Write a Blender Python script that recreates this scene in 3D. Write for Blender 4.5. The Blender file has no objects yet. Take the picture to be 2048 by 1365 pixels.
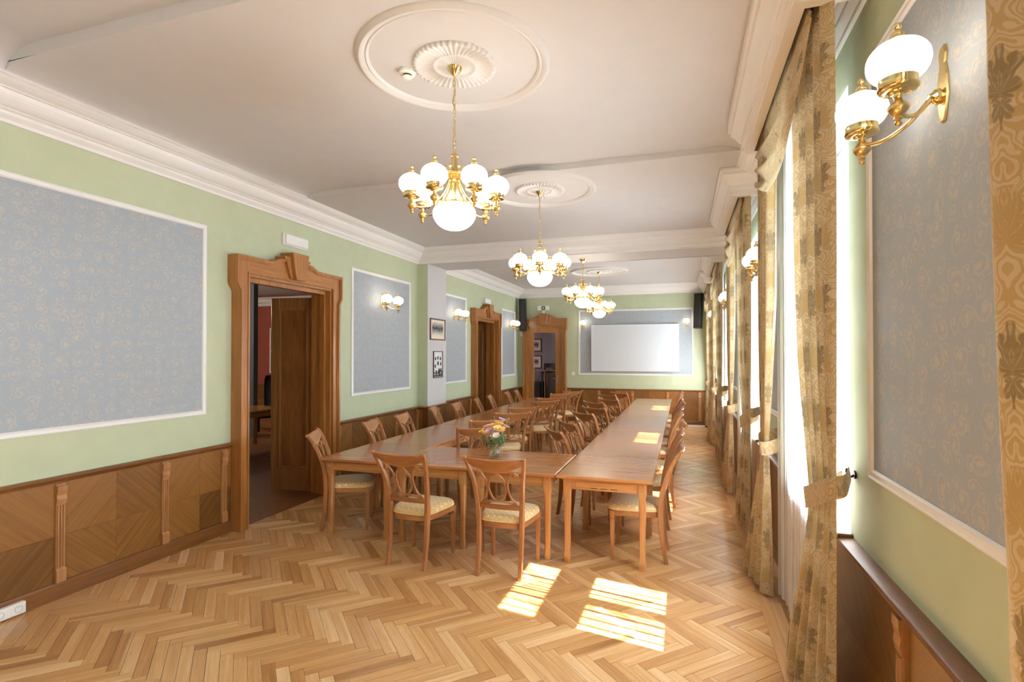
import bpy, bmesh, math, random
from math import sin, cos, pi, sqrt, radians, atan2
from mathutils import Vector, Matrix, noise

random.seed(11)
C = bpy.context.scene.collection
SC = bpy.context.scene
R = radians

# ------------------------------------------------------------------ camera, sky, sun, exposure
cam_d = bpy.data.cameras.new('camera')
cam = bpy.data.objects.new('camera', cam_d)
C.objects.link(cam)
cam.location = (0, 0, 1.80)
cam.rotation_euler = (R(90.573), 0, R(17.875))
cam_d.sensor_width = 36
cam_d.lens = 36 * 1055.86 / 2048
cam_d.shift_y = 17.32 / 2048
cam_d.clip_start = 0.05
cam_d.dof.use_dof = True
cam_d.dof.focus_distance = 6.0
cam_d.dof.aperture_fstop = 9.0
SC.camera = cam

W = bpy.data.worlds.new('sky')
SC.world = W
W.use_nodes = True
wn = W.node_tree.nodes
wn['Background'].inputs[0].default_value = (0.80, 0.91, 1.0, 1)
wn['Background'].inputs[1].default_value = 2.0

sun_d = bpy.data.lights.new('sun', 'SUN')
sun = bpy.data.objects.new('sun', sun_d)
C.objects.link(sun)
SUN_DIR = Vector((-1.0, 0.20, -1.08 * 1.02)).normalized()
sun.rotation_euler = SUN_DIR.to_track_quat('-Z', 'Y').to_euler()
sun_d.energy = 84
sun_d.angle = R(0.55)
sun_d.color = (1.0, 0.97, 0.93)

SC.view_settings.view_transform = 'Standard'
SC.view_settings.look = 'None'
SC.view_settings.gamma = 1
SC.view_settings.use_curve_mapping = False
SC.view_settings.exposure = 1.20
SC.cycles.use_denoising = True
SC.cycles.max_bounces = 9
SC.cycles.diffuse_bounces = 6
SC.cycles.glossy_bounces = 4
SC.cycles.transmission_bounces = 8
SC.cycles.transparent_max_bounces = 12
SC.cycles.caustics_reflective = False
SC.cycles.caustics_refractive = False
SC.cycles.sample_clamp_indirect = 4.0
SC.cycles.use_adaptive_sampling = True
SC.cycles.adaptive_threshold = 0.02

# ------------------------------------------------------------------ room numbers
XL, XR = -4.40, 0.79
YB, YF = -6.5, 14.2
YP0, YP1 = 8.28, 9.03            # pillar and beam
XP = -4.21
ZC = 3.39                        # foot of the crown
ZN, Z1, Z2 = 3.75, 3.67, 3.615   # ceiling heights of the three bays
WIN = [-5.47, -2.47, 0.53, 3.53, 6.53, 10.40, 13.20]   # window centres; the first two unseen, added behind the camera for fill light
WX = 1.00                        # window frame plane
WLAMP = (1.0, 0.88, 0.72)


# daylight: area lamps added right outside each window in place of sky light
def daylight(y):
    d = bpy.data.lights.new('window_daylight', 'AREA')
    d.shape = 'RECTANGLE'
    d.size = 1.06
    d.size_y = 2.2
    d.color = (0.74, 0.88, 1.0)
    d.energy = 112.0
    o = bpy.data.objects.new('window_daylight', d)
    o.location = (1.40, y, 2.0)
    o.rotation_euler = Vector((-1, 0, 0)).to_track_quat('-Z', 'Y').to_euler()
    C.objects.link(o)


for y in WIN:
    daylight(y)


# ------------------------------------------------------------------ material helpers
def srgb(r, g, b):
    def f(c):
        c /= 255.0
        return c / 12.92 if c <= 0.04045 else ((c + 0.055) / 1.055) ** 2.4
    return (f(r), f(g), f(b), 1)


class N:
    """small wrapper to write node trees in few lines"""
    def __init__(s, name):
        s.m = bpy.data.materials.new(name)
        s.m.use_nodes = True
        s.t = s.m.node_tree
        s.n = s.t.nodes
        s.b = s.n['Principled BSDF']
        s.out = s.n['Material Output']

    def add(s, kind, **kw):
        nd = s.n.new(kind)
        for k, v in kw.items():
            setattr(nd, k, v)
        return nd

    def link(s, a, b):
        s.t.links.new(a, b)

    def set(s, nd, **kw):
        for k, v in kw.items():
            s.put(nd.inputs[k.replace('_', ' ')], v)

    def put(s, sock, v):
        if hasattr(v, 'is_output'):
            s.link(v, sock)
        else:
            sock.default_value = v

    def math(s, op, a, b=0.0, c=0.0, clamp=False):
        nd = s.add('ShaderNodeMath', operation=op, use_clamp=clamp)
        s.put(nd.inputs[0], a)
        s.put(nd.inputs[1], b)
        s.put(nd.inputs[2], c)
        return nd.outputs[0]

    def vmath(s, op, a, b=(0, 0, 0)):
        nd = s.add('ShaderNodeVectorMath', operation=op)
        s.put(nd.inputs[0], a)
        s.put(nd.inputs[1], b)
        return nd.outputs['Value'] if op in ('LENGTH', 'DOT_PRODUCT') else nd.outputs[0]

    def sep(s, v):
        nd = s.add('ShaderNodeSeparateXYZ')
        s.link(v, nd.inputs[0])
        return nd.outputs

    def comb(s, x=0.0, y=0.0, z=0.0):
        nd = s.add('ShaderNodeCombineXYZ')
        s.put(nd.inputs[0], x)
        s.put(nd.inputs[1], y)
        s.put(nd.inputs[2], z)
        return nd.outputs[0]

    def coord(s, which='Object'):
        return s.add('ShaderNodeTexCoord').outputs[which]

    def mapping(s, v, loc=(0, 0, 0), rot=(0, 0, 0), scale=(1, 1, 1)):
        nd = s.add('ShaderNodeMapping')
        s.link(v, nd.inputs[0])
        nd.inputs[1].default_value = loc
        nd.inputs[2].default_value = rot
        nd.inputs[3].default_value = scale
        return nd.outputs[0]

    def noise(s, v, scale=5, detail=4, rough=0.55, dist=0.0, out='Fac'):
        nd = s.add('ShaderNodeTexNoise')
        if v is not None:
            s.link(v, nd.inputs['Vector'])
        nd.inputs['Scale'].default_value = scale
        nd.inputs['Detail'].default_value = detail
        nd.inputs['Roughness'].default_value = rough
        nd.inputs['Distortion'].default_value = dist
        return nd.outputs[out]

    def ramp(s, fac, stops, interp='LINEAR'):
        nd = s.add('ShaderNodeValToRGB')
        s.link(fac, nd.inputs[0])
        cr = nd.color_ramp
        cr.interpolation = interp
        while len(cr.elements) < len(stops):
            cr.elements.new(0.5)
        for e, (p, c) in zip(cr.elements, stops):
            e.position = p
            e.color = c if len(c) == 4 else (*c, 1)
        return nd.outputs[0]

    def mix(s, fac, a, b, blend='MIX'):
        nd = s.add('ShaderNodeMix', data_type='RGBA', blend_type=blend)
        s.put(nd.inputs['Factor'], fac)
        s.put(nd.inputs[6], a)
        s.put(nd.inputs[7], b)
        return nd.outputs[2]

    def bump(s, h, strength=0.2, dist=0.002):
        nd = s.add('ShaderNodeBump')
        nd.inputs['Strength'].default_value = strength
        nd.inputs['Distance'].default_value = dist
        s.link(h, nd.inputs['Height'])
        s.link(nd.outputs[0], s.b.inputs['Normal'])


def plain(name, col, rough=0.6, metal=0.0, spec=0.5, mottled=0.0, coat=0.0):
    m = N(name)
    if mottled:
        f = m.noise(m.coord(), 6, 5)
        c0 = tuple(c * (1 - mottled) for c in col[:3]) + (1,)
        c1 = tuple(min(1, c * (1 + mottled)) for c in col[:3]) + (1,)
        m.link(m.ramp(f, [(0.3, c0), (0.7, c1)]), m.b.inputs['Base Color'])
    else:
        m.b.inputs['Base Color'].default_value = col
    m.b.inputs['Roughness'].default_value = rough
    m.b.inputs['Metallic'].default_value = metal
    m.b.inputs['Specular IOR Level'].default_value = spec
    m.b.inputs['Coat Weight'].default_value = coat
    m.b.inputs['Coat Roughness'].default_value = 0.15
    return m.m


def wood(name, dark, light, scale=(1, 1, 1), rot=(0, 0, 0), rough=0.35, coat=0.3, tone=0.0, bumpy=0.06, per_object=0.0, fine=5):
    """wood with its grain along local X before scale/rot are applied"""
    m = N(name)
    v = m.coord()
    if per_object:
        oi = m.add('ShaderNodeObjectInfo')
        off = m.math('MULTIPLY', oi.outputs['Random'], 37.0)
        v = m.vmath('ADD', v, m.comb(off, off, off))
    v = m.mapping(m.mapping(v, rot=rot), scale=scale)
    a = m.noise(v, 1.0, fine, 0.6, 0.6)
    b = m.noise(m.mapping(v, scale=tuple(1.0 if q < 4 else 3.0 for q in scale)), 1.6, fine - 2, 0.7)
    f = m.math('ADD', m.math('MULTIPLY', a, 0.65), m.math('MULTIPLY', b, 0.35))
    if per_object:
        f = m.math('ADD', f, m.math('MULTIPLY', m.math('SUBTRACT', oi.outputs['Random'], 0.5), per_object))
    c = m.ramp(f, [(0.30, dark), (0.50, tuple((x + y) / 2 for x, y in zip(dark, light))), (0.68, light)])
    m.link(c, m.b.inputs['Base Color'])
    m.b.inputs['Roughness'].default_value = rough
    m.b.inputs['Coat Weight'].default_value = coat
    m.b.inputs['Coat Roughness'].default_value = 0.18
    if bumpy:
        m.bump(b, bumpy, 0.001)
    return m.m


M = {}
M['green'] = plain('green_wall_paint', srgb(184, 193, 164), 0.75, spec=0.25, mottled=0.03)
M['white'] = plain('white_plaster', srgb(200, 199, 200), 0.7, spec=0.3, mottled=0.015)
M['white_trim'] = plain('white_painted_moulding', srgb(228, 228, 228), 0.45, spec=0.4)
M['white_plastic'] = plain('white_plastic', srgb(232, 232, 230), 0.35)
M['grey_plastic'] = plain('grey_plastic', srgb(120, 120, 122), 0.4)
M['black'] = plain('black_plastic', srgb(22, 22, 25), 0.45)
M['dark'] = plain('dark_void', srgb(40, 36, 34), 0.9)
M['green_sign'] = plain('green_sign', srgb(10, 92, 50), 0.4)
M['screen'] = plain('white_screen_fabric', srgb(208, 213, 218), 0.5, spec=0.3)
M['chrome'] = plain('brushed_steel', srgb(205, 205, 205), 0.25, metal=1)
M['brass'] = plain('polished_brass', (0.84, 0.67, 0.33, 1), 0.15, metal=1)
M['brass_dark'] = plain('ribbed_brass', (0.70, 0.54, 0.24, 1), 0.28, metal=1)
M['cable'] = plain('gold_cable', (0.45, 0.33, 0.13, 1), 0.5)
M['iron'] = plain('dark_iron_hook', srgb(50, 40, 34), 0.5, metal=0.6)
M['plasterboard'] = plain('plaster_rosette', srgb(208, 207, 207), 0.65, spec=0.3)

CH_D, CH_L = srgb(130, 80, 43), srgb(184, 128, 80)
M['chair_z'] = wood('chair_wood', CH_D, CH_L, (22, 22, 2.5), rough=0.33, coat=0.35, per_object=0.0)
M['chair_x'] = wood('chair_wood_crosswise', CH_D, CH_L, (2.5, 22, 22), rough=0.33, coat=0.35)
TB_D, TB_L = srgb(154, 98, 54), srgb(176, 118, 68)
M['top_y'] = wood('tabletop_wood', TB_D, TB_L, (11, 0.9, 8), rough=0.27, coat=0.38, per_object=0.10, bumpy=0, fine=2)
M['top_x'] = wood('tabletop_wood_crosswise', TB_D, TB_L, (1.2, 16, 10), rough=0.27, coat=0.38, per_object=0.10, bumpy=0, fine=2)
M['table_x'] = wood('table_apron_wood', srgb(152, 100, 54), srgb(196, 142, 88), (2, 22, 22), rough=0.32, coat=0.3)
M['table_z'] = wood('table_leg_wood', srgb(152, 100, 54), srgb(196, 142, 88), (22, 22, 2.2), rough=0.32, coat=0.3)
WN_D, WN_L = srgb(94, 55, 22), srgb(142, 94, 46)
M['wain_y'] = wood('wainscot_rail_wood', WN_D, srgb(136, 88, 43), (16, 1.5, 16), rough=0.4, coat=0.2)
M['wain_x'] = wood('wainscot_rail_wood_crosswise', WN_D, srgb(136, 88, 43), (1.5, 16, 16), rough=0.4, coat=0.2)
M['wain_z'] = wood('pilaster_wood', srgb(140, 92, 50), srgb(188, 138, 90), (16, 16, 1.5), rough=0.4, coat=0.2)
VSY, VSX = (20, 1.2, 30), (1.2, 20, 30)
for q, s in (('a', 1), ('b', -1)):
    M['veneer_y' + q] = wood('diagonal_veneer_' + q, srgb(94, 58, 20), srgb(140, 94, 42), VSY, rot=(R(45 * s), 0, 0), rough=0.4, coat=0.2, per_object=0.36)
    M['veneer_x' + q] = wood('diagonal_veneer_cross_' + q, srgb(94, 58, 20), srgb(140, 94, 42), VSX, rot=(0, R(45 * s), 0), rough=0.4, coat=0.2, per_object=0.36)
M['door_z'] = wood('door_casing_wood', srgb(132, 82, 36), srgb(178, 120, 62), (18, 18, 1.5), rough=0.36, coat=0.25)
M['door_x'] = wood('door_casing_wood_crosswise', srgb(132, 82, 36), srgb(178, 120, 62), (1.5, 18, 18), rough=0.36, coat=0.25)
M['leaf'] = wood('door_leaf_wood', srgb(122, 78, 38), srgb(166, 114, 62), (20, 20, 1.2), rough=0.36, coat=0.25)
M['leaf_panel'] = wood('door_panel_veneer', srgb(112, 68, 32), srgb(150, 98, 50), (14, 14, 3.0), rough=0.34, coat=0.3)


def oak_floor():
    m = N('oak_parquet')
    uv = m.add('ShaderNodeUVMap', uv_map='plank').outputs[0]
    at = m.add('ShaderNodeAttribute', attribute_name='tone')
    tone = m.sep(at.outputs['Vector'])
    v = m.mapping(uv, scale=(1.6, 34, 1))
    g = m.noise(v, 1.0, 6, 0.62, 0.5)
    fine = m.noise(m.mapping(uv, scale=(9, 260, 1)), 1.0, 3, 0.6)
    f = m.math('ADD', m.math('MULTIPLY', g, 0.46), m.math('MULTIPLY', fine, 0.22))
    f = m.math('ADD', f, m.math('MULTIPLY', tone[0], 0.40))
    c = m.ramp(f, [(0.26, srgb(146, 98, 52)), (0.44, srgb(184, 135, 82)), (0.60, srgb(207, 161, 106)), (0.80, srgb(232, 198, 152))])
    # pale sapwood along one edge of some planks
    y = m.sep(uv)[1]
    wob = m.math('MULTIPLY', m.math('SUBTRACT', m.noise(m.mapping(uv, scale=(5, 8, 1)), 1, 2), 0.5), 0.02)
    edge = m.math('SUBTRACT', m.math('FRACT', m.math('ADD', m.math('MULTIPLY', m.math('ADD', y, wob), 1 / 0.0715), 0.0)), m.math('SUBTRACT', 1.0, tone[1]))
    e = m.math('MULTIPLY', edge, 4.0, clamp=True)
    c = m.mix(m.math('MULTIPLY', e, 0.5), c, srgb(232, 204, 160))
    knots = m.noise(m.mapping(uv, scale=(9, 40, 1)), 1.0, 1)
    k = m.math('MULTIPLY', m.math('SUBTRACT', knots, 0.74), 9.0, clamp=True)
    c = m.mix(m.math('MULTIPLY', k, 0.6), c, srgb(96, 60, 28))
    m.link(c, m.b.inputs['Base Color'])
    m.b.inputs['Roughness'].default_value = 0.30
    m.b.inputs['Specular IOR Level'].default_value = 0.5
    m.b.inputs['Coat Weight'].default_value = 0.4
    m.b.inputs['Coat Roughness'].default_value = 0.15
    m.bump(fine, 0.08, 0.0006)
    return m.m


M['oak'] = oak_floor()


def wallpaper(name, base, line, u_axis, dense=1.0):
    """grey paper printed with beige scrolls: a spiral in every Voronoi cell"""
    m = N(name)
    xyz = m.sep(m.coord())
    p = m.comb(xyz[u_axis], xyz[2], 0.0)
    total = None
    for sc, off, rad in ((5.2, 0.0, 0.42), (8.5, 3.7, 0.45)):
        sc *= dense
        q = m.vmath('ADD', p, (off, off * 0.7, 0))
        w = m.add('ShaderNodeTexNoise')
        m.link(q, w.inputs['Vector'])
        w.inputs['Scale'].default_value = 9 * dense
        w.inputs['Detail'].default_value = 1
        q = m.vmath('ADD', q, m.vmath('MULTIPLY', m.vmath('SUBTRACT', w.outputs['Color'], (0.5, 0.5, 0.5)), (0.05, 0.05, 0)))
        vo = m.add('ShaderNodeTexVoronoi', voronoi_dimensions='2D')
        m.link(q, vo.inputs['Vector'])
        vo.inputs['Scale'].default_value = sc
        vo.inputs['Randomness'].default_value = 0.65
        d = m.vmath('SUBTRACT', q, vo.outputs['Position'])
        dx, dy, _ = m.sep(d)
        r = m.math('MULTIPLY', m.vmath('LENGTH', d), sc)
        rnd = m.sep(vo.outputs['Color'])
        sgn = m.math('SIGN', m.math('SUBTRACT', rnd[0], 0.5))
        ang = m.math('MULTIPLY', m.math('DIVIDE', m.math('ARCTAN2', dy, dx), 2 * pi), sgn)
        ph = m.math('FRACT', m.math('ADD', m.math('ADD', ang, m.math('MULTIPLY', r, 3.6)), m.math('MULTIPLY', rnd[1], 7.0)))
        ln = m.math('SUBTRACT', 1.0, m.math('MULTIPLY', m.math('ABSOLUTE', m.math('SUBTRACT', ph, 0.5)), 5.2), clamp=True)
        ln = m.math('MULTIPLY', ln, m.math('MULTIPLY', m.math('SUBTRACT', rad, r), 9.0, clamp=True))
        dot = m.math('MULTIPLY', m.math('SUBTRACT', 0.10, r), 30.0, clamp=True)
        ln = m.math('MAXIMUM', ln, dot)
        total = ln if total is None else m.math('MAXIMUM', total, ln)
    c = m.mix(m.math('MULTIPLY', total, 0.45), base, line)
    weave = m.noise(m.mapping(p, scale=(90, 260, 1)), 1.0, 2)
    c = m.mix(0.12, c, m.ramp(weave, [(0.3, (0.25, 0.25, 0.25, 1)), (0.7, (0.7, 0.7, 0.7, 1))]), 'OVERLAY')
    m.link(c, m.b.inputs['Base Color'])
    m.b.inputs['Roughness'].default_value = 0.6
    m.b.inputs['Specular IOR Level'].default_value = 0.25
    m.bump(weave, 0.10, 0.0006)
    return m.m


WP_BASE, WP_LINE = srgb(158, 166, 174), srgb(198, 186, 164)
M['paper_y'] = wallpaper('grey_scroll_wallpaper', WP_BASE, WP_LINE, 1, 1.45)
M['paper_x'] = wallpaper('grey_scroll_wallpaper_far', WP_BASE, WP_LINE, 0, 1.45)


def damask():
    """gold damask: a mirrored motif repeated in the cloth's own UV (metres)"""
    m = N('gold_damask_cloth')
    uv = m.add('ShaderNodeUVMap', uv_map='cloth').outputs[0]
    x, y, _ = m.sep(uv)
    RX, RY = 0.26, 0.54
    wob = m.noise(m.comb(m.math('MULTIPLY', x, 14.0), m.math('MULTIPLY', y, 14.0), 0.0), 1.0, 1)
    col = m.math('FLOOR', m.math('DIVIDE', x, RX))
    px = m.math('MULTIPLY', m.math('ABSOLUTE', m.math('SUBTRACT', m.math('FRACT', m.math('DIVIDE', x, RX)), 0.5)), RX)
    yy = m.math('ADD', m.math('DIVIDE', y, RY), m.math('MULTIPLY', col, 0.5))
    py = m.math('MULTIPLY', m.math('FRACT', yy), RY)
    wx = m.noise(m.comb(px, py, 0.0), 26, 1)
    px = m.math('ADD', px, m.math('MULTIPLY', m.math('SUBTRACT', wx, 0.5), 0.034))

    def polar(cx, cy):
        dx, dy = m.math('SUBTRACT', px, cx), m.math('SUBTRACT', py, cy)
        return m.vmath('LENGTH', m.comb(dx, dy, 0.0)), m.math('ARCTAN2', dx, dy)

    def leafy(cx, cy, rad, n, depth, up=1.0):
        """acanthus fan: lobes that grow towards +y (up = 1) or -y (up = -1)"""
        dx, dy = m.math('SUBTRACT', px, cx), m.math('MULTIPLY', m.math('SUBTRACT', py, cy), 0.62 * up)
        r = m.vmath('LENGTH', m.comb(dx, dy, 0.0))
        th = m.math('ARCTAN2', dx, dy)
        lob = m.math('ABSOLUTE', m.math('COSINE', m.math('MULTIPLY', th, n / 2)))
        fan = m.math('POWER', m.math('ADD', 0.52, m.math('MULTIPLY', m.math('COSINE', th), 0.48)), 0.8)
        rim = m.math('MULTIPLY', m.math('MULTIPLY', m.math('ADD', m.math('MULTIPLY', m.math('POWER', lob, 0.6), depth), 1 - depth), rad), fan)
        f = m.math('MULTIPLY', m.math('SUBTRACT', rim, r), 320.0, clamp=True)
        vein = m.math('MULTIPLY', m.math('SUBTRACT', lob, 0.95), 30.0, clamp=True)
        return m.math('SUBTRACT', f, m.math('MULTIPLY', vein, 0.5), clamp=True)

    def scroll(cx, cy, rad, sgn, turns=2.2):
        r, th = polar(cx, cy)
        t = m.math('FRACT', m.math('ADD', m.math('MULTIPLY', th, sgn / (2 * pi)), m.math('MULTIPLY', r, turns / rad)))
        ln = m.math('MULTIPLY', m.math('SUBTRACT', 0.24, m.math('ABSOLUTE', m.math('SUBTRACT', t, 0.5))), 14.0, clamp=True)
        return m.math('MULTIPLY', ln, m.math('MULTIPLY', m.math('SUBTRACT', rad, r), 200.0, clamp=True))

    def union(*fs):
        o = fs[0]
        for f in fs[1:]:
            o = m.math('MAXIMUM', o, f)
        return o
    K = RX / 0.26
    bands = m.math('MULTIPLY', m.math('ADD', m.math('SINE', m.math('MULTIPLY', m.noise(m.comb(px, py, 3.1), 9.0, 0.0, 0.5, 1.2), 52.0)), -0.05), 5.0, clamp=True)
    gold = union(leafy(0.0, 0.130, 0.070, 13, 0.45), scroll(0.078 * K, 0.295, 0.052, 1), scroll(0.085 * K, 0.045, 0.046, -1), scroll(0.045 * K, 0.40, 0.034, -1),
                 leafy(0.125 * K, 0.17, 0.050, 9, 0.5), leafy(0.125 * K, 0.40, 0.056, 9, 0.5, -1.0), m.math('MULTIPLY', bands, 0.85))
    grey = union(leafy(0.0, 0.420, 0.062, 9, 0.5), leafy(0.0, 0.400, 0.036, 7, 0.5, -1.0), leafy(0.125 * K, 0.285, 0.032, 7, 0.5))
    base = srgb(202, 184, 152)
    c = m.mix(m.math('MULTIPLY', gold, 0.80), base, srgb(176, 146, 88))
    c = m.mix(m.math('MULTIPLY', grey, 0.78), c, srgb(122, 104, 72))
    c = m.mix(m.math('MULTIPLY', m.math('SUBTRACT', wob, 0.35), 0.25, clamp=True), c, srgb(160, 134, 88))
    weave = m.noise(m.mapping(uv, scale=(300, 900, 1)), 1.0, 1)
    c = m.mix(0.15, c, m.ramp(weave, [(0.3, (0.2, 0.2, 0.2, 1)), (0.7, (0.75, 0.75, 0.75, 1))]), 'OVERLAY')
    m.link(c, m.b.inputs['Base Color'])
    m.b.inputs['Roughness'].default_value = 0.42
    m.b.inputs['Sheen Weight'].default_value = 0.25
    m.b.inputs['Specular IOR Level'].default_value = 0.45
    tr = m.add('ShaderNodeBsdfTranslucent')
    m.link(c, tr.inputs[0])
    mx = m.add('ShaderNodeMixShader')
    mx.inputs[0].default_value = 0.24
    m.link(m.b.outputs[0], mx.inputs[1])
    m.link(tr.outputs[0], mx.inputs[2])
    m.link(mx.outputs[0], m.out.inputs[0])
    return m.m


M['damask'] = damask()


def sheer():
    m = N('white_voile')
    lw = m.add('ShaderNodeLayerWeight')
    lw.inputs[0].default_value = 0.5
    dense = m.math('ADD', 0.56, m.math('MULTIPLY', m.math('SUBTRACT', lw.outputs['Facing'], 0.29), 2.6, clamp=True), clamp=True)
    tl = m.add('ShaderNodeBsdfTranslucent')
    tl.inputs[0].default_value = (0.93, 0.96, 1, 1)
    df = m.add('ShaderNodeBsdfDiffuse')
    df.inputs[0].default_value = (0.90, 0.92, 0.95, 1)
    mx = m.add('ShaderNodeMixShader')
    mx.inputs[0].default_value = 0.5
    m.link(tl.outputs[0], mx.inputs[1])
    m.link(df.outputs[0], mx.inputs[2])
    tp = m.add('ShaderNodeBsdfTransparent')
    m2 = m.add('ShaderNodeMixShader')
    m.link(dense, m2.inputs[0])
    m.link(tp.outputs[0], m2.inputs[1])
    m.link(mx.outputs[0], m2.inputs[2])
    m.link(m2.outputs[0], m.out.inputs[0])
    return m.m


M['sheer'] = sheer()


def pane(name, tint=(1, 1, 1, 1)):
    m = N(name)
    lw = m.add('ShaderNodeLayerWeight')
    lw.inputs[0].default_value = 0.5
    fr = m.math('ADD', 0.04, m.math('MULTIPLY', m.math('POWER', lw.outputs['Facing'], 5.0), 0.8))
    tp = m.add('ShaderNodeBsdfTransparent')
    tp.inputs[0].default_value = tint
    gl = m.add('ShaderNodeBsdfGlossy')
    gl.inputs['Roughness'].default_value = 0.02
    mx = m.add('ShaderNodeMixShader')
    m.link(fr, mx.inputs[0])
    m.link(tp.outputs[0], mx.inputs[1])
    m.link(gl.outputs[0], mx.inputs[2])
    m.link(mx.outputs[0], m.out.inputs[0])
    return m.m


M['pane'] = pane('window_glass')
M['vase_glass'] = pane('vase_glass', (0.97, 0.985, 0.98, 1))


def satin():
    """gold satin seat with cream dots in staggered rows"""
    m = N('gold_satin_with_cream_dots')
    x, y, _ = m.sep(m.coord())
    P = 0.052
    row = m.math('FLOOR', m.math('DIVIDE', y, P * 0.62))
    st = m.math('MULTIPLY', m.math('MODULO', m.math('ABSOLUTE', row), 2.0), 0.5)
    fx = m.math('SUBTRACT', m.math('FRACT', m.math('ADD', m.math('DIVIDE', x, P), st)), 0.5)
    fy = m.math('SUBTRACT', m.math('FRACT', m.math('DIVIDE', y, P * 0.62)), 0.5)
    dx = m.math('MULTIPLY', fx, P)
    dy = m.math('MULTIPLY', fy, P * 0.62)
    dx = m.math('MULTIPLY', dx, 1.25)
    r = m.vmath('LENGTH', m.comb(dx, dy, 0.0))
    d = m.math('MULTIPLY', m.math('SUBTRACT', 0.0088, r), 700.0, clamp=True)
    f = m.noise(m.mapping(m.coord(), scale=(40, 300, 40)), 1.0, 2)
    base = m.ramp(f, [(0.3, srgb(208, 178, 120)), (0.7, srgb(226, 200, 146))])
    c = m.mix(m.math('MULTIPLY', d, 0.9), base, srgb(248, 240, 214))
    m.link(c, m.b.inputs['Base Color'])
    m.b.inputs['Roughness'].default_value = 0.36
    m.b.inputs['Sheen Weight'].default_value = 0.3
    return m.m


M['satin'] = satin()
M['piping'] = plain('cream_piping', srgb(226, 206, 160), 0.5)


def glow(name, col, strength):
    m = N(name)
    m.b.inputs['Base Color'].default_value = (0.9, 0.88, 0.84, 1)
    m.b.inputs['Roughness'].default_value = 0.25
    m.b.inputs['Emission Color'].default_value = (*col, 1)
    m.b.inputs['Emission Strength'].default_value = strength
    return m.m


M['globe'] = glow('lit_opal_globe', WLAMP, 4.2)
M['bowl'] = glow('lit_opal_bowl', WLAMP, 3.4)


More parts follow.
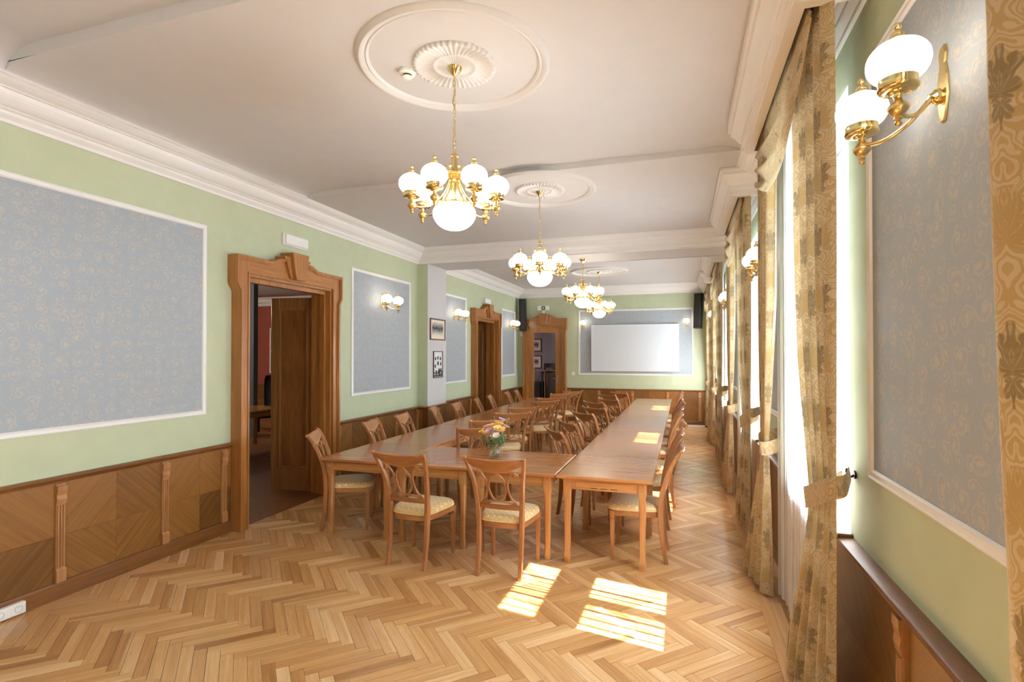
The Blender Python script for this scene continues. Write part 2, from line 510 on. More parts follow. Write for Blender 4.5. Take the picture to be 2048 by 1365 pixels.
# ------------------------------------------------------------------ mesh helpers
class MB:
    def __init__(s):
        s.v, s.f, s.uv = [], [], []

    def add(s, vs, fs, uvs=None):
        o = len(s.v)
        s.v += [tuple(v) for v in vs]
        for i, f in enumerate(fs):
            s.f.append([o + k for k in f])
            s.uv.append(uvs[i] if uvs else None)
        return s

    def box(s, x0, x1, y0, y1, z0, z1):
        vs = [(x0, y0, z0), (x1, y0, z0), (x1, y1, z0), (x0, y1, z0), (x0, y0, z1), (x1, y0, z1), (x1, y1, z1), (x0, y1, z1)]
        return s.add(vs, [(0, 3, 2, 1), (4, 5, 6, 7), (0, 1, 5, 4), (1, 2, 6, 5), (2, 3, 7, 6), (3, 0, 4, 7)])

    def prism(s, poly, axis, a, b):
        """polygon (u, w) extruded along axis: 'x' -> (y,z), 'y' -> (x,z), 'z' -> (x,y)"""
        def P(u, w, t):
            return {'x': (t, u, w), 'y': (u, t, w), 'z': (u, w, t)}[axis]
        n = len(poly)
        vs = [P(u, w, a) for u, w in poly] + [P(u, w, b) for u, w in poly]
        fs = [tuple(range(n))[::-1], tuple(range(n, 2 * n))]
        fs += [(i, (i + 1) % n, n + (i + 1) % n, n + i) for i in range(n)]
        return s.add(vs, fs)

    def rings(s, rings, closed=True, cap=True, loop=False):
        n = len(rings[0])
        vs = [p for r in rings for p in r]
        fs = []
        m = len(rings)
        for i in range(m if loop else m - 1):
            a, b = i * n, ((i + 1) % m) * n
            for k in range(n if closed else n - 1):
                k2 = (k + 1) % n
                fs.append((a + k, a + k2, b + k2, b + k))
        if cap and not loop:
            fs.append(tuple(range(n))[::-1])
            fs.append(tuple(range((m - 1) * n, m * n)))
        return s.add(vs, fs)

    def lathe(s, prof, c=(0, 0, 0), n=16, ax='z', cap=True):
        rs = []
        for r, z in prof:
            ring = []
            for k in range(n):
                a = 2 * pi * k / n
                p = (r * cos(a), r * sin(a), z)
                if ax == 'y':
                    p = (p[0], p[2], p[1])
                elif ax == 'x':
                    p = (p[2], p[0], p[1])
                ring.append((c[0] + p[0], c[1] + p[1], c[2] + p[2]))
            rs.append(ring)
        return s.rings(rs, cap=cap)

    def tube(s, pts, r, n=8, loop=False, flat=None, up=None):
        """pts: list of points; r: radius or list; flat=(a,b): half sizes across (a: in-plane normal, b: along up)"""
        pts = [Vector(p) for p in pts]
        m = len(pts)
        rs = []
        ref = Vector(up) if up else None
        prev = None
        for i, p in enumerate(pts):
            if loop:
                t = pts[(i + 1) % m] - pts[i - 1]
            else:
                t = pts[min(i + 1, m - 1)] - pts[max(i - 1, 0)]
            t.normalize()
            if ref is not None:
                side = t.cross(ref)
                if side.length < 1e-5:
                    side = prev or Vector((1, 0, 0))
                side.normalize()
                upv = side.cross(t).normalized()
            else:
                if prev is None:
                    h = Vector((0, 0, 1)) if abs(t.z) < 0.9 else Vector((1, 0, 0))
                    side = t.cross(h).normalized()
                else:
                    side = (prev - t * prev.dot(t)).normalized()
                upv = side.cross(t).normalized()
            prev = side
            ring = []
            rad = r[i] if isinstance(r, (list, tuple)) else r
            for k in range(n):
                if flat:
                    a = 2 * pi * (k + 0.5) / n
                    # rounded rectangle
                    ca, sa = cos(a), sin(a)
                    ex = 0.35
                    u = math.copysign(abs(ca) ** ex, ca) * flat[0] * (rad if isinstance(r, (list, tuple)) else 1)
                    w = math.copysign(abs(sa) ** ex, sa) * flat[1] * (rad if isinstance(r, (list, tuple)) else 1)
                else:
                    a = 2 * pi * k / n
                    u, w = cos(a) * rad, sin(a) * rad
                ring.append(tuple(p + side * u + upv * w))
            rs.append(ring)
        return s.rings(rs, loop=loop)

    def grid(s, fn, nu, nv, uvfn=None):
        """fn(u, v) with u, v in 0..1 -> point; open surface"""
        vs = [fn(i / nu, j / nv) for j in range(nv + 1) for i in range(nu + 1)]
        us = [uvfn(i / nu, j / nv) for j in range(nv + 1) for i in range(nu + 1)] if uvfn else None
        fs, uvs = [], []
        for j in range(nv):
            for i in range(nu):
                a = j * (nu + 1) + i
                q = (a, a + 1, a + nu + 2, a + nu + 1)
                fs.append(q)
                if us:
                    uvs.append([us[k] for k in q])
        return s.add(vs, fs, uvs if us else None)

    def mesh(s, name, mat, smooth=None, bevel=0.0, segs=1, uvname='cloth'):
        me = bpy.data.meshes.new(name)
        if bevel:
            bm = bmesh.new()
            bv = [bm.verts.new(v) for v in s.v]
            for f in s.f:
                try:
                    bm.faces.new([bv[i] for i in f])
                except ValueError:
                    pass
            bm.normal_update()
            es = [e for e in bm.edges if e.is_manifold and e.calc_face_angle(0) > 0.5]
            bmesh.ops.bevel(bm, geom=es, offset=bevel, segments=segs, profile=0.5, affect='EDGES', clamp_overlap=True)
            bm.to_mesh(me)
            bm.free()
        else:
            me.from_pydata(s.v, [], s.f)
            if any(u is not None for u in s.uv):
                ul = me.uv_layers.new(name=uvname)
                k = 0
                for u, f in zip(s.uv, s.f):
                    for j in range(len(f)):
                        ul.data[k].uv = u[j] if u else (0, 0)
                        k += 1
        me.update()
        if smooth:
            me.shade_smooth()
            if smooth is not True:
                me.set_sharp_from_angle(angle=R(smooth))
        me.materials.append(mat)
        return me

    def build(s, name, mat, parent=None, smooth=None, bevel=0.0, segs=1, loc=(0, 0, 0), rot=None, fix=False):
        me = s.mesh(name, mat, smooth, bevel, segs)
        if fix:
            bm = bmesh.new()
            bm.from_mesh(me)
            bmesh.ops.recalc_face_normals(bm, faces=bm.faces)
            bm.to_mesh(me)
            bm.free()
        o = bpy.data.objects.new(name, me)
        C.objects.link(o)
        o.parent = parent
        o.location = loc
        if rot:
            o.rotation_euler = rot
        return o


def link(name, me, parent=None, loc=(0, 0, 0), rot=None, scale=None):
    o = bpy.data.objects.new(name, me)
    C.objects.link(o)
    o.parent = parent
    o.location = loc
    if rot:
        o.rotation_euler = rot
    if scale:
        o.scale = scale
    return o


def tag(o, label=None, cat=None, group=None, kind=None):
    if label:
        o['label'] = label
    if cat:
        o['category'] = cat
    if group:
        o['group'] = group
    if kind:
        o['kind'] = kind
    return o


def thing(name, label, cat, loc=(0, 0, 0), rz=0.0, group=None):
    o = bpy.data.objects.new(name, None)
    o.empty_display_size = 0.1
    C.objects.link(o)
    o.location = loc
    o.rotation_euler = (0, 0, rz)
    return tag(o, label, cat, group)


def struct_root(name, loc=(0, 0, 0), rz=0.0):
    o = bpy.data.objects.new(name, None)
    C.objects.link(o)
    o.location = loc
    o.rotation_euler = (0, 0, rz)
    o['kind'] = 'structure'
    return o


KIDS = {}


def dup(root, loc, rz, label=None, group=None):
    """copy a thing with its parts and sub-parts"""
    r = root.copy()
    C.objects.link(r)
    r.location = loc
    r.rotation_euler = (0, 0, rz)
    if label:
        r['label'] = label
    if group:
        r['group'] = group
    if root.name not in KIDS:
        KIDS[root.name] = [(c, list(c.children)) for c in root.children]
    for ch, subs in KIDS[root.name]:
        c = ch.copy()
        C.objects.link(c)
        c.parent = r
        for g in subs:
            d = g.copy()
            C.objects.link(d)
            d.parent = c
    return r


def lerp(a, b, t):
    return a + (b - a) * t


def curve(pts, n):
    """Catmull-Rom through pts, n samples"""
    P = [Vector(p) for p in pts]
    P = [2 * P[0] - P[1]] + P + [2 * P[-1] - P[-2]]
    out = []
    segs = len(P) - 3
    for i in range(n):
        t = i / (n - 1) * segs
        k = min(int(t), segs - 1)
        u = t - k
        a, b, c, d = P[k:k + 4]
        out.append(0.5 * ((2 * b) + (c - a) * u + (2 * a - 5 * b + 4 * c - d) * u * u + (3 * b - a - 3 * c + d) * u ** 3))
    return out


def interp(tab, x):
    for (x0, y0), (x1, y1) in zip(tab, tab[1:]):
        if x <= x1:
            return lerp(y0, y1, max(0, (x - x0) / (x1 - x0)))
    return tab[-1][1]

# ------------------------------------------------------------------ floor: herringbone oak, every near plank its own part
floor = MB().box(XL - 0.2, XR + 0.56, YB - 0.2, YF + 0.2, -0.12, -0.009).build('floor', M['table_x'])
floor['kind'] = 'structure'
PL, PW, PY0 = 0.4525, 0.0715, 3.12
X0F, X1F, Y0F, Y1F = XL + 0.0, 0.53, 0.6, YF
RT2 = sqrt(2)


def clip(poly, axis, val, keep_less):
    out = []
    for i in range(len(poly)):
        a, b = poly[i], poly[(i + 1) % len(poly)]
        ia = (a[axis] <= val) == keep_less
        ib = (b[axis] <= val) == keep_less
        if ia:
            out.append(a)
        if ia != ib:
            t = (val - a[axis]) / (b[axis] - a[axis])
            out.append(tuple(lerp(p, q, t) for p, q in zip(a, b)))
    return out


def seen_size(x, y):
    """how large a spot of floor shows in the picture"""
    yaw = R(17.875)
    dx, dy = x, y
    c = -sin(yaw) * dx + cos(yaw) * dy
    r = cos(yaw) * dx + sin(yaw) * dy
    if c < 0.5:
        return 0
    px, py = 1024 + 1055.9 * r / c, 710.4 + 1055.9 * 1.8 / c
    if px < -20 or px > 1640 or py > 1400:
        return 0
    return 1.0 / c ** 3


planks = []
for s in range(-24, 4):
    for k in range(-75, 30):
        for kind in (0, 1):
            g = 0.0011
            if kind == 0:
                u0, u1, v0, v1 = k * PW, k * PW + PL, k * PW, (k + 1) * PW
            else:
                u0, u1, v0, v1 = (k - 1) * PW, k * PW, k * PW, k * PW + PL
            u0, u1, v0, v1 = u0 + s * PL + g, u1 + s * PL - g, v0 - s * PL + g, v1 - s * PL - g
            ps = []
            for u, v in ((u0, v0), (u1, v0), (u1, v1), (u0, v1)):
                x, y = (u + v) / RT2, PY0 + (v - u) / RT2
                # along, across
                la, lc = (u - u0, v - v0) if kind == 0 else (v - v0, u - u0)
                ps.append((x, y, la, lc))
            cx = sum(p[0] for p in ps) / 4
            cy = sum(p[1] for p in ps) / 4
            if cx < X0F - 0.35 or cx > X1F + 0.35 or cy < Y0F or cy > Y1F + 0.3:
                continue
            for ax, val, less in ((0, X0F, False), (0, X1F - 0.0006, True), (1, Y1F, True)):
                if ps:
                    ps = clip(ps, ax, val, less)
            if len(ps) < 3:
                continue
            cx = sum(p[0] for p in ps) / len(ps)
            cy = sum(p[1] for p in ps) / len(ps)
            area = 0.5 * abs(sum(ps[i][0] * ps[(i + 1) % len(ps)][1] - ps[(i + 1) % len(ps)][0] * ps[i][1] for i in range(len(ps))))
            if area < 2e-5:
                continue
            planks.append((seen_size(cx, cy) * area, ps))
for a, b in ((0.53, 0.6005), (0.6005, 0.672), (0.672, 0.79)):      # straight border boards along the windows
    y = Y0F
    while y < YF:
        y2 = min(y + random.uniform(0.9, 1.5), YF)
        if a > 0.7 or y2 - y < 0.05:
            y2 = YF
        ps = [(a + 0.0005, y + 0.0005, 0, 0), (b - 0.0005, y + 0.0005, 0, PW), (b - 0.0005, y2, y2 - y, PW), (a + 0.0005, y2, y2 - y, 0)]
        planks.append((seen_size((a + b) / 2, (y + y2) / 2) * 0.02, ps))
        y = y2


def plank_mesh(name, items):
    V, F, U, T = [], [], [], []
    for _, ps in items:
        n = len(ps)
        o = len(V)
        z = random.uniform(-0.0006, 0.0)
        t = (min(1, max(0, random.gauss(0.50, 0.23))), random.choice((0, 0, 0, 0, 0, 0.10, 0.25, 0.4)), 0)
        ou, ov = random.uniform(0, 50), PW * random.randint(0, 400)
        q = sum(p[0] for p in ps) / n, sum(p[1] for p in ps) / n
        for (sh, zz) in ((0.0009, z), (0.0, z - 0.0009), (0.0, -0.0088)):
            for p in ps:
                d = sqrt((p[0] - q[0]) ** 2 + (p[1] - q[1]) ** 2) or 1
                V.append((p[0] + (q[0] - p[0]) / d * sh, p[1] + (q[1] - p[1]) / d * sh, zz))
                T.append(t)
        uv = [(p[2] + ou, p[3] * 0.998 + ov) for p in ps]
        F.append(list(range(o, o + n)))
        U.append(uv)
        for lv in (0, n):
            for i in range(n):
                j = (i + 1) % n
                F.append([o + lv + j, o + lv + i, o + lv + n + i, o + lv + n + j])
                U.append([uv[j], uv[i], uv[i], uv[j]])
    me = bpy.data.meshes.new(name)
    me.from_pydata(V, [], F)
    ul = me.uv_layers.new(name='plank')
    ul.data.foreach_set('uv', [c for u in U for p in u for c in p])
    at = me.attributes.new('tone', 'FLOAT_VECTOR', 'POINT')
    at.data.foreach_set('vector', [c for t in T for c in t])
    bm = bmesh.new()
    bm.from_mesh(me)
    bmesh.ops.recalc_face_normals(bm, faces=bm.faces)
    up = [f for f in bm.faces if abs(f.normal.z) > 0.9 and f.normal.z < 0]
    if up:
        bmesh.ops.reverse_faces(bm, faces=up)
    bm.to_mesh(me)
    bm.free()
    me.materials.append(M['oak'])
    return me


planks.sort(key=lambda p: -p[0])
for it in planks[:290]:
    link('plank', plank_mesh('plank', [it]), floor)
rest = link('small_planks', plank_mesh('small_planks', planks[290:]), floor)
rest['kind'] = 'stuff'

# ------------------------------------------------------------------ walls
D1, D2 = 5.08, 11.53               # door centres in the left wall
DHW, DTOP = 0.69, 2.65


def struct(name, mb, mat, smooth=None, bevel=0.0, parent=None):
    o = mb.build(name, mat, parent, smooth, bevel)
    if parent is None:
        o['kind'] = 'structure'
    return o


b = MB()
ys = [YB, D1 - DHW, D1 + DHW, D2 - DHW, D2 + DHW, YF + 0.2]
for k in (0, 2, 4):
    b.box(XL - 0.2, XL, ys[k], ys[k + 1], 0, 3.9)
for k in (1, 3):
    b.box(XL - 0.2, XL, ys[k], ys[k + 1], DTOP, 3.9)
wall_left = struct('wall_left', b, M['green'])

FDX, FDW, FDTOP = -3.62, 0.50, 2.61
b = MB()
b.box(XL, FDX - FDW, YF, YF + 0.2, 0, 3.9)
b.box(FDX + FDW, 1.35, YF, YF + 0.2, 0, 3.9)
b.box(FDX - FDW, FDX + FDW, YF, YF + 0.2, FDTOP, 3.9)
wall_far = struct('wall_far', b, M['green'])

wall_back = struct('wall_back', MB().box(XL - 0.2, 1.35, YB - 0.2, YB, 0, 3.95), M['green'])

WH = 0.53                          # half width of a window opening
b = MB()
edges = [YB] + [e for c in WIN for e in (c - WH, c + WH)] + [YF + 0.2]
for k in range(0, len(edges), 2):
    b.box(XR, 1.35, edges[k], edges[k + 1], 0, 3.95)
for c in WIN:
    b.box(XR, 1.35, c - WH, c + WH, 0, 0.86)
    b.box(XR, 1.14, c - WH, c + WH, 3.16, 3.95)
    b.box(1.14, 1.35, c - WH, c + WH, 2.86, 3.95)
wall_right = struct('wall_right', b, M['green'])
# white plaster linings of the window reveals
for c in WIN:
    for s in (-1, 1):
        a = c + s * WH
        struct('reveal', MB().box(XR + 0.002, 1.0, min(a, a - s * 0.012), max(a, a - s * 0.012), 0.92, 3.16), M['white'], parent=wall_right)
    struct('reveal', MB().box(XR + 0.002, 1.0, c - WH, c + WH, 3.148, 3.16), M['white'], parent=wall_right)

# pillar at the left under the beam
pil = struct('wall_pillar', MB().box(XL, XP, YP0, YP1, 0, ZC), M['white'])
struct('pillar_cheek', MB().box(XL, XP - 0.001, YP0 - 0.004, YP0, 0, ZC), M['green'], parent=pil)

# ------------------------------------------------------------------ ceiling, beam, crown
b = MB()
b.box(XL - 0.2, 1.35, YB - 0.2, 2.2, ZN, 4.1)
b.box(XL - 0.2, 1.35, 2.2, 5.05, Z1, 4.1)
b.box(XL - 0.2, 1.35, 5.05, YP0 + 0.05, Z2, 4.1)
b.box(XL - 0.2, 1.35, YP1 - 0.05, YF + 0.2, Z2, 4.1)
ceiling = struct('ceiling', b, M['white'])
struct('ceiling_beam', MB().box(XL, XR, YP0, YP1, ZC, 3.9), M['white'], parent=ceiling)

CROWN = [(0, ZC - 0.004), (0.02, ZC - 0.004), (0.022, ZC + 0.018), (0.050, 3.432), (0.054, 3.437), (0.056, 3.452), (0.080, 3.462), (0.084, 3.468),
         (0.100, 3.472), (0.118, 3.480), (0.136, 3.493), (0.152, 3.510), (0.164, 3.528), (0.170, 3.545), (0.172, 3.556), (0.190, 3.558), (0.194, 3.564),
         (0.225, 3.574), (0.252, 3.588), (0.272, 3.603), (0.285, 3.614), (0.295, 3.620)]


def rect_sweep(x0, x1, y0, y1, prof):
    b = MB()
    rings = [[(x0 + d, y0 + d, z), (x1 - d, y0 + d, z), (x1 - d, y1 - d, z), (x0 + d, y1 - d, z)] for d, z in prof]
    b.rings(rings, cap=False)
    return b


t1 = struct('trim_1', rect_sweep(XL, XR, YB, YP0, CROWN), M['white_trim'])
t2 = struct('trim_2', rect_sweep(XL, XR, YP1, YF, CROWN), M['white_trim'])
# soft coves up to the higher ceilings of the first two bays
for nm, y0, y1, zt in (('trim_3', 2.2, 5.05, Z1), ('trim_4', YB, 2.2, ZN)):
    b = MB()
    for sx, xw in ((1, XL), (-1, XR)):
        n = 8
        P = [(xw + sx * 0.20, zt + 0.01), (xw + sx * 0.28, 3.60)] + \
            [(xw + sx * (0.28 + 0.30 * (1 - cos(pi / 2 * k / n))), 3.612 + (zt - 3.612) * sin(pi / 2 * k / n)) for k in range(n + 1)]
        b.prism(P, 'y', y0, y1)
    struct(nm, b, M['white'], smooth=40)

# ------------------------------------------------------------------ wainscot, rails, baseboards
PAN_Z0, PAN_Z1 = 0.125, 0.86


def rail_profile(s):
    if s < 0:                      # deeper ledge along the window wall
        return [(0, 0.855), (-0.030, 0.855), (-0.036, 0.868), (-0.050, 0.874), (-0.066, 0.880), (-0.070, 0.890), (-0.066, 0.901), (-0.058, 0.905), (0, 0.908)]
    return [(0, 0.855), (s * 0.018, 0.855), (s * 0.022, 0.868), (s * 0.030, 0.874), (s * 0.042, 0.880), (s * 0.046, 0.890), (s * 0.042, 0.899), (s * 0.034, 0.904), (0, 0.906)]


def base_profile(s):
    return [(0, 0.0), (s * 0.024, 0.0), (s * 0.024, 0.104), (s * 0.018, 0.112), (s * 0.016, 0.122), (0, 0.125)]


def fluted(w=0.062):
    """pilaster: cap, fluted shaft, foot, 3.2 cm proud; local x = width, -y = front"""
    b = MB()
    b.box(-w / 2, w / 2, -0.016, 0, PAN_Z0, PAN_Z1 - 0.01)
    cap = [(-w / 2, 0.70), (-w / 2, 0.83), (w / 2, 0.83), (w / 2, 0.70)]
    b.prism([(-0.034, 0.835), (-0.034, 0.80), (-0.026, 0.765), (-0.030, 0.735), (-0.022, 0.70), (0, 0.70), (0, 0.835)], 'x', -w / 2 - 0.003, w / 2 + 0.003)
    b.prism([(-0.028, 0.125), (-0.028, 0.215), (-0.020, 0.225), (0, 0.225), (0, 0.125)], 'x', -w / 2 - 0.002, w / 2 + 0.002)
    for k in (-1, 0, 1):
        x = k * w * 0.30
        b.prism([(x - 0.0075, -0.016), (x - 0.005, -0.025), (x + 0.005, -0.025), (x + 0.0075, -0.016)], 'z', 0.235, 0.69)
    return b


PILME = fluted().mesh('pilaster', M['wain_z'], bevel=0.0012)


def wainscot_y(parent, xw, s, y0, y1, ribs, tag0=''):
    """wainscot on a wall that runs along Y; s = +1 if the room is on the +X side"""
    cuts = [y0] + [r for r in ribs if y0 + 0.12 < r < y1 - 0.12] + [y1]
    for a, c in zip(cuts, cuts[1:]):
        mid, zm = (a + c) / 2, (PAN_Z0 + PAN_Z1) / 2 - 0.03
        for (ya, yb, za, zb, q) in ((a, mid, zm, PAN_Z1, 'b'), (mid, c, zm, PAN_Z1, 'a'), (a, mid, PAN_Z0, zm, 'a'), (mid, c, PAN_Z0, zm, 'b')):
            x = sorted((xw, xw + s * 0.013))
            MB().box(0, x[1] - x[0], 0.0006, yb - ya - 0.0006, 0.0006, zb - za - 0.0006).build('veneer_panel', M['veneer_y' + q], parent, bevel=0.0008, loc=(x[0], ya, za))
    for r in ribs:
        if y0 + 0.02 <= r <= y1 - 0.02:
            link('pilaster', PILME, parent, (xw + s * 0.012, r, 0), (0, 0, R(90 * s)))
    b = MB().prism([(xw + d, z) for d, z in rail_profile(s)], 'y', y0, y1)
    b.build('dado_rail', M['wain_y'], parent, smooth=40, fix=True)


def wainscot_x(parent, yw, x0, x1, ribs):
    cuts = [x0] + [r for r in ribs if x0 + 0.12 < r < x1 - 0.12] + [x1]
    for a, c in zip(cuts, cuts[1:]):
        mid, zm = (a + c) / 2, (PAN_Z0 + PAN_Z1) / 2 - 0.03
        for (xa, xb, za, zb, q) in ((a, mid, zm, PAN_Z1, 'a'), (mid, c, zm, PAN_Z1, 'b'), (a, mid, PAN_Z0, zm, 'b'), (mid, c, PAN_Z0, zm, 'a')):
            MB().box(0.0006, xb - xa - 0.0006, 0, 0.013, 0.0006, zb - za - 0.0006).build('veneer_panel', M['veneer_x' + q], parent, bevel=0.0008, loc=(xa, yw - 0.013, za))
    for r in ribs:
        if x0 + 0.02 <= r <= x1 - 0.02:
            link('pilaster', PILME, parent, (r, yw - 0.012, 0))
    b = MB().prism([(yw - d, z) for d, z in rail_profile(1)], 'x', x0, x1)
    b.build('dado_rail', M['wain_x'], parent, smooth=40, fix=True)


def baseboard_y(name, xw, s, spans):
    b = MB()
    for y0, y1 in spans:
        b.prism([(xw + d, z) for d, z in base_profile(s)], 'y', y0, y1)
    o = b.build(name, M['wain_y'], fix=True)
    o['kind'] = 'structure'
    return o


CO = 0.865                         # half width of a door casing with its ears
ribsL = [2.70 - 0.83 * 3, 2.70 - 0.83 * 2, 2.70 - 0.83, 2.70, 3.53, 4.165]
wainscot_y(wall_left, XL, 1, 0.0, D1 - CO + 0.04, ribsL)
wainscot_y(wall_left, XL, 1, D1 + CO - 0.04, YP0, [6.02, 6.77, 7.52, 8.22])
wainscot_y(pil, XP, 1, YP0 - 0.013, YP1 + 0.013, [8.655])
wainscot_x(pil, YP0 - 0.004, XL, XP, [])
wainscot_y(wall_left, XL, 1, YP1, D2 - CO + 0.04, [9.1, 9.84, 10.62])
wainscot_y(wall_left, XL, 1, D2 + CO - 0.04, YF, [12.44, 13.2, 13.9])
wainscot_x(wall_far, YF, XL, FDX - 0.63, [])
wainscot_x(wall_far, YF, FDX + 0.63, XR, [-2.93, -2.12, -1.25, -0.36, 0.42])
ribsR = [0.55, 1.55, 2.30, 4.6, 5.5, 7.6, 8.5, 9.4, 11.4, 12.2]
wainscot_y(wall_right, XR, -1, 0.0, YF, ribsR)
baseboard_y('baseboard_left', XL, 1, ((YB, D1 - CO + 0.05), (D1 + CO - 0.05, YP0), (YP1, D2 - CO + 0.05), (D2 + CO - 0.05, YF)))
baseboard_y('baseboard_pillar', XP, 1, ((YP0 - 0.02, YP1 + 0.02),))
baseboard_y('baseboard_right', XR, -1, ((YB, YF),))
b = MB()
for x0, x1 in ((XL, FDX - 0.62), (FDX + 0.62, XR)):
    b.prism([(YF - d, z) for d, z in base_profile(1)], 'x', x0, x1)
bf = b.build('baseboard_far', M['wain_x'], fix=True)
bf['kind'] = 'structure'

# ------------------------------------------------------------------ framed wallpaper fields
FW = 0.045                         # width of the white frame moulding


def frame_strip(parent, p0, p1, wall, side):
    """mitred moulding from p0 to p1 (u, z on the wall); side = which way is inwards"""
    prof = [(0, 0), (0, 0.012), (0.008, 0.018), (0.016, 0.013), (0.030, 0.013), (0.038, 0.018), (FW, 0.008), (FW, 0)]
    (u0, z0), (u1, z1) = p0, p1
    du, dz = u1 - u0, z1 - z0
    L = sqrt(du * du + dz * dz)
    du, dz = du / L, dz / L
    nu, nz = -dz * side, du * side
    rings = []
    for (u, z, m) in ((u0, z0, 1), (u1, z1, -1)):
        ring = []
        for a, h in prof:
            uu, zz = u + nu * a + du * a * m, z + nz * a + dz * a * m
            if wall[0] == 'x':
                ring.append((wall[1] + wall[2] * h, uu, zz))
            else:
                ring.append((uu, wall[1] + wall[2] * h, zz))
        rings.append(ring)
    return MB().rings(rings).build('frame_moulding', M['white_trim'], parent, smooth=30, fix=True)


def paper_field(parent, wall, u0, u1, z0=1.222, z1=3.05):
    mat = M['paper_y'] if wall[0] == 'x' else M['paper_x']
    s = sorted((wall[1], wall[1] + wall[2] * 0.006))
    if wall[0] == 'x':
        p = MB().box(s[0], s[1], u0 + 0.03, u1 - 0.03, z0 + 0.03, z1 - 0.03).build('wallpaper_field', mat, parent)
    else:
        p = MB().box(u0 + 0.03, u1 - 0.03, s[0], s[1], z0 + 0.03, z1 - 0.03).build('wallpaper_field', mat, parent)
    c = [(u0, z0), (u1, z0), (u1, z1), (u0, z1)]
    for k in range(4):
        frame_strip(p, c[k], c[(k + 1) % 4], wall, 1)
    return p


WL = ('x', XL, 1)
paper_field(wall_left, WL, -0.4, 3.96, 1.224, 3.057)
paper_field(wall_left, WL, 6.32, 8.0, 1.222, 3.03)
paper_field(wall_left, WL, YP1 + 0.05, 10.44, 1.23, 3.01)
paper_field(wall_left, WL, 12.75, 13.9, 1.24, 2.99)
paper_field(wall_far, ('y', YF, -1), -2.68, 0.275, 1.262, 3.01)
WRT = ('x', XR, -1)
for a, c in ((1.46, 2.69), (4.42, 5.64), (7.40, 9.35), (11.3, 12.3)):
    paper_field(wall_right, WRT, a, c, 1.262, 3.09)

# ------------------------------------------------------------------ doors
def casing_parts(root, hw, top, ow, oh, ear, wall_t, ks_h):
    """root frame: x along the wall, -y into the room. hw/top: opening; ow/oh: outer half width / height; ear: ear width"""
    d = -0.11
    sw = ow - ear
    b = MB()
    for s in (-1, 1):
        # ear with an ogee shoulder
        P = [(s * hw, 0), (s * sw, 0), (s * sw, oh - 0.42)]
        for k in range(7):
            t = k / 6
            P.append((s * (sw + ear * (t * t * (3 - 2 * t))), oh - 0.38 + 0.10 * t))
        P += [(s * ow, oh - 0.27), (s * ow, oh), (s * hw, oh)]
        b.prism(P if s > 0 else P[::-1], 'y', d, 0)
    b.build('casing', M['door_z'], root, fix=True)
    # head with swan-neck rise to the keystone
    rise = [(-hw, oh)] + [(-0.40, oh)] + [(-0.40 + 0.16 * t, oh + 0.055 * (t * t * (3 - 2 * t))) for t in [k / 6 for k in range(1, 7)]] + [(-0.15, oh + 0.075)]
    prof = rise + [(-x, z) for x, z in rise[::-1]]
    b = MB().prism([(-hw, top)] + prof + [(hw, top)], 'y', d + 0.0005, 0)
    b.build('casing_head', M['door_x'], root, fix=True)
    # raised outer moulding
    full = [(-ow, oh)] + prof[1:-1] + [(ow, oh)]
    b = MB()
    for w, dd, off in ((0.030, d - 0.026, 0.0), (0.016, d - 0.014, 0.028)):
        fl = [(max(-ow + off, min(ow - off, x)), z) for x, z in full]
        for (x0, z0), (x1, z1) in zip(fl, fl[1:]):
            b.prism([(x0, z0 - off), (x1, z1 - off), (x1, z1 - off - w), (x0, z0 - off - w)], 'y', dd, d + 0.002)
        for s in (-1, 1):
            pts = [(s * ow, oh - off - w), (s * ow, oh - 0.28)] + [(s * (ow - ear * (t * t * (3 - 2 * t))), oh - 0.28 - 0.10 * t) for t in [k / 6 for k in range(1, 7)]] + [(s * sw, 0.0)]
            for (x0, z0), (x1, z1) in zip(pts, pts[1:]):
                a0, a1 = x0 - s * off, x1 - s * off
                b.prism([(a0, z0), (a1, z1), (a1 - s * w, z1), (a0 - s * w, z0)], 'y', dd, d + 0.002)
    b.build('casing_moulding', M['door_z'], root, fix=True)
    # inner edge bead
    b = MB()
    for s in (-1, 1):
        b.box(*sorted((s * hw, s * (hw + 0.020))), d - 0.008, d + 0.002, 0, top)
    b.box(-hw - 0.02, hw + 0.02, d - 0.008, d + 0.002, top, top + 0.02)
    b.build('inner_bead', M['door_z'], root)
    # keystone
    k = MB().prism([(-0.072, top + 0.012), (-0.135, ks_h), (0.135, ks_h), (0.072, top + 0.012)], 'y', d - 0.085, 0).build('keystone', M['door_z'], root, bevel=0.006, fix=True)
    b = MB()
    for s in (-1, 1):
        P = [(s * 0.075, top + 0.02), (s * 0.125, ks_h - 0.05), (s * 0.215, ks_h - 0.05), (s * 0.215, ks_h - 0.075), (s * 0.19, ks_h - 0.09), (s * 0.105, top + 0.02)]
        b.prism(P, 'y', d - 0.035, 0)
    b.build('keystone_wing', M['door_z'], k, bevel=0.004, fix=True)
    # lining of the opening
    b = MB()
    for s in (-1, 1):
        b.box(*sorted((s * hw, s * (hw - 0.028))), d + 0.02, wall_t, 0, top - 0.028)
        b.box(*sorted((s * (hw - 0.028), s * (hw - 0.055))), -0.02, 0.05, 0, top - 0.075)
    b.box(-hw, hw, d + 0.02, wall_t, top - 0.028, top)
    b.box(-hw + 0.028, hw - 0.028, -0.02, 0.05, top - 0.075, top - 0.028)
    b.build('jamb', M['door_z'], root)


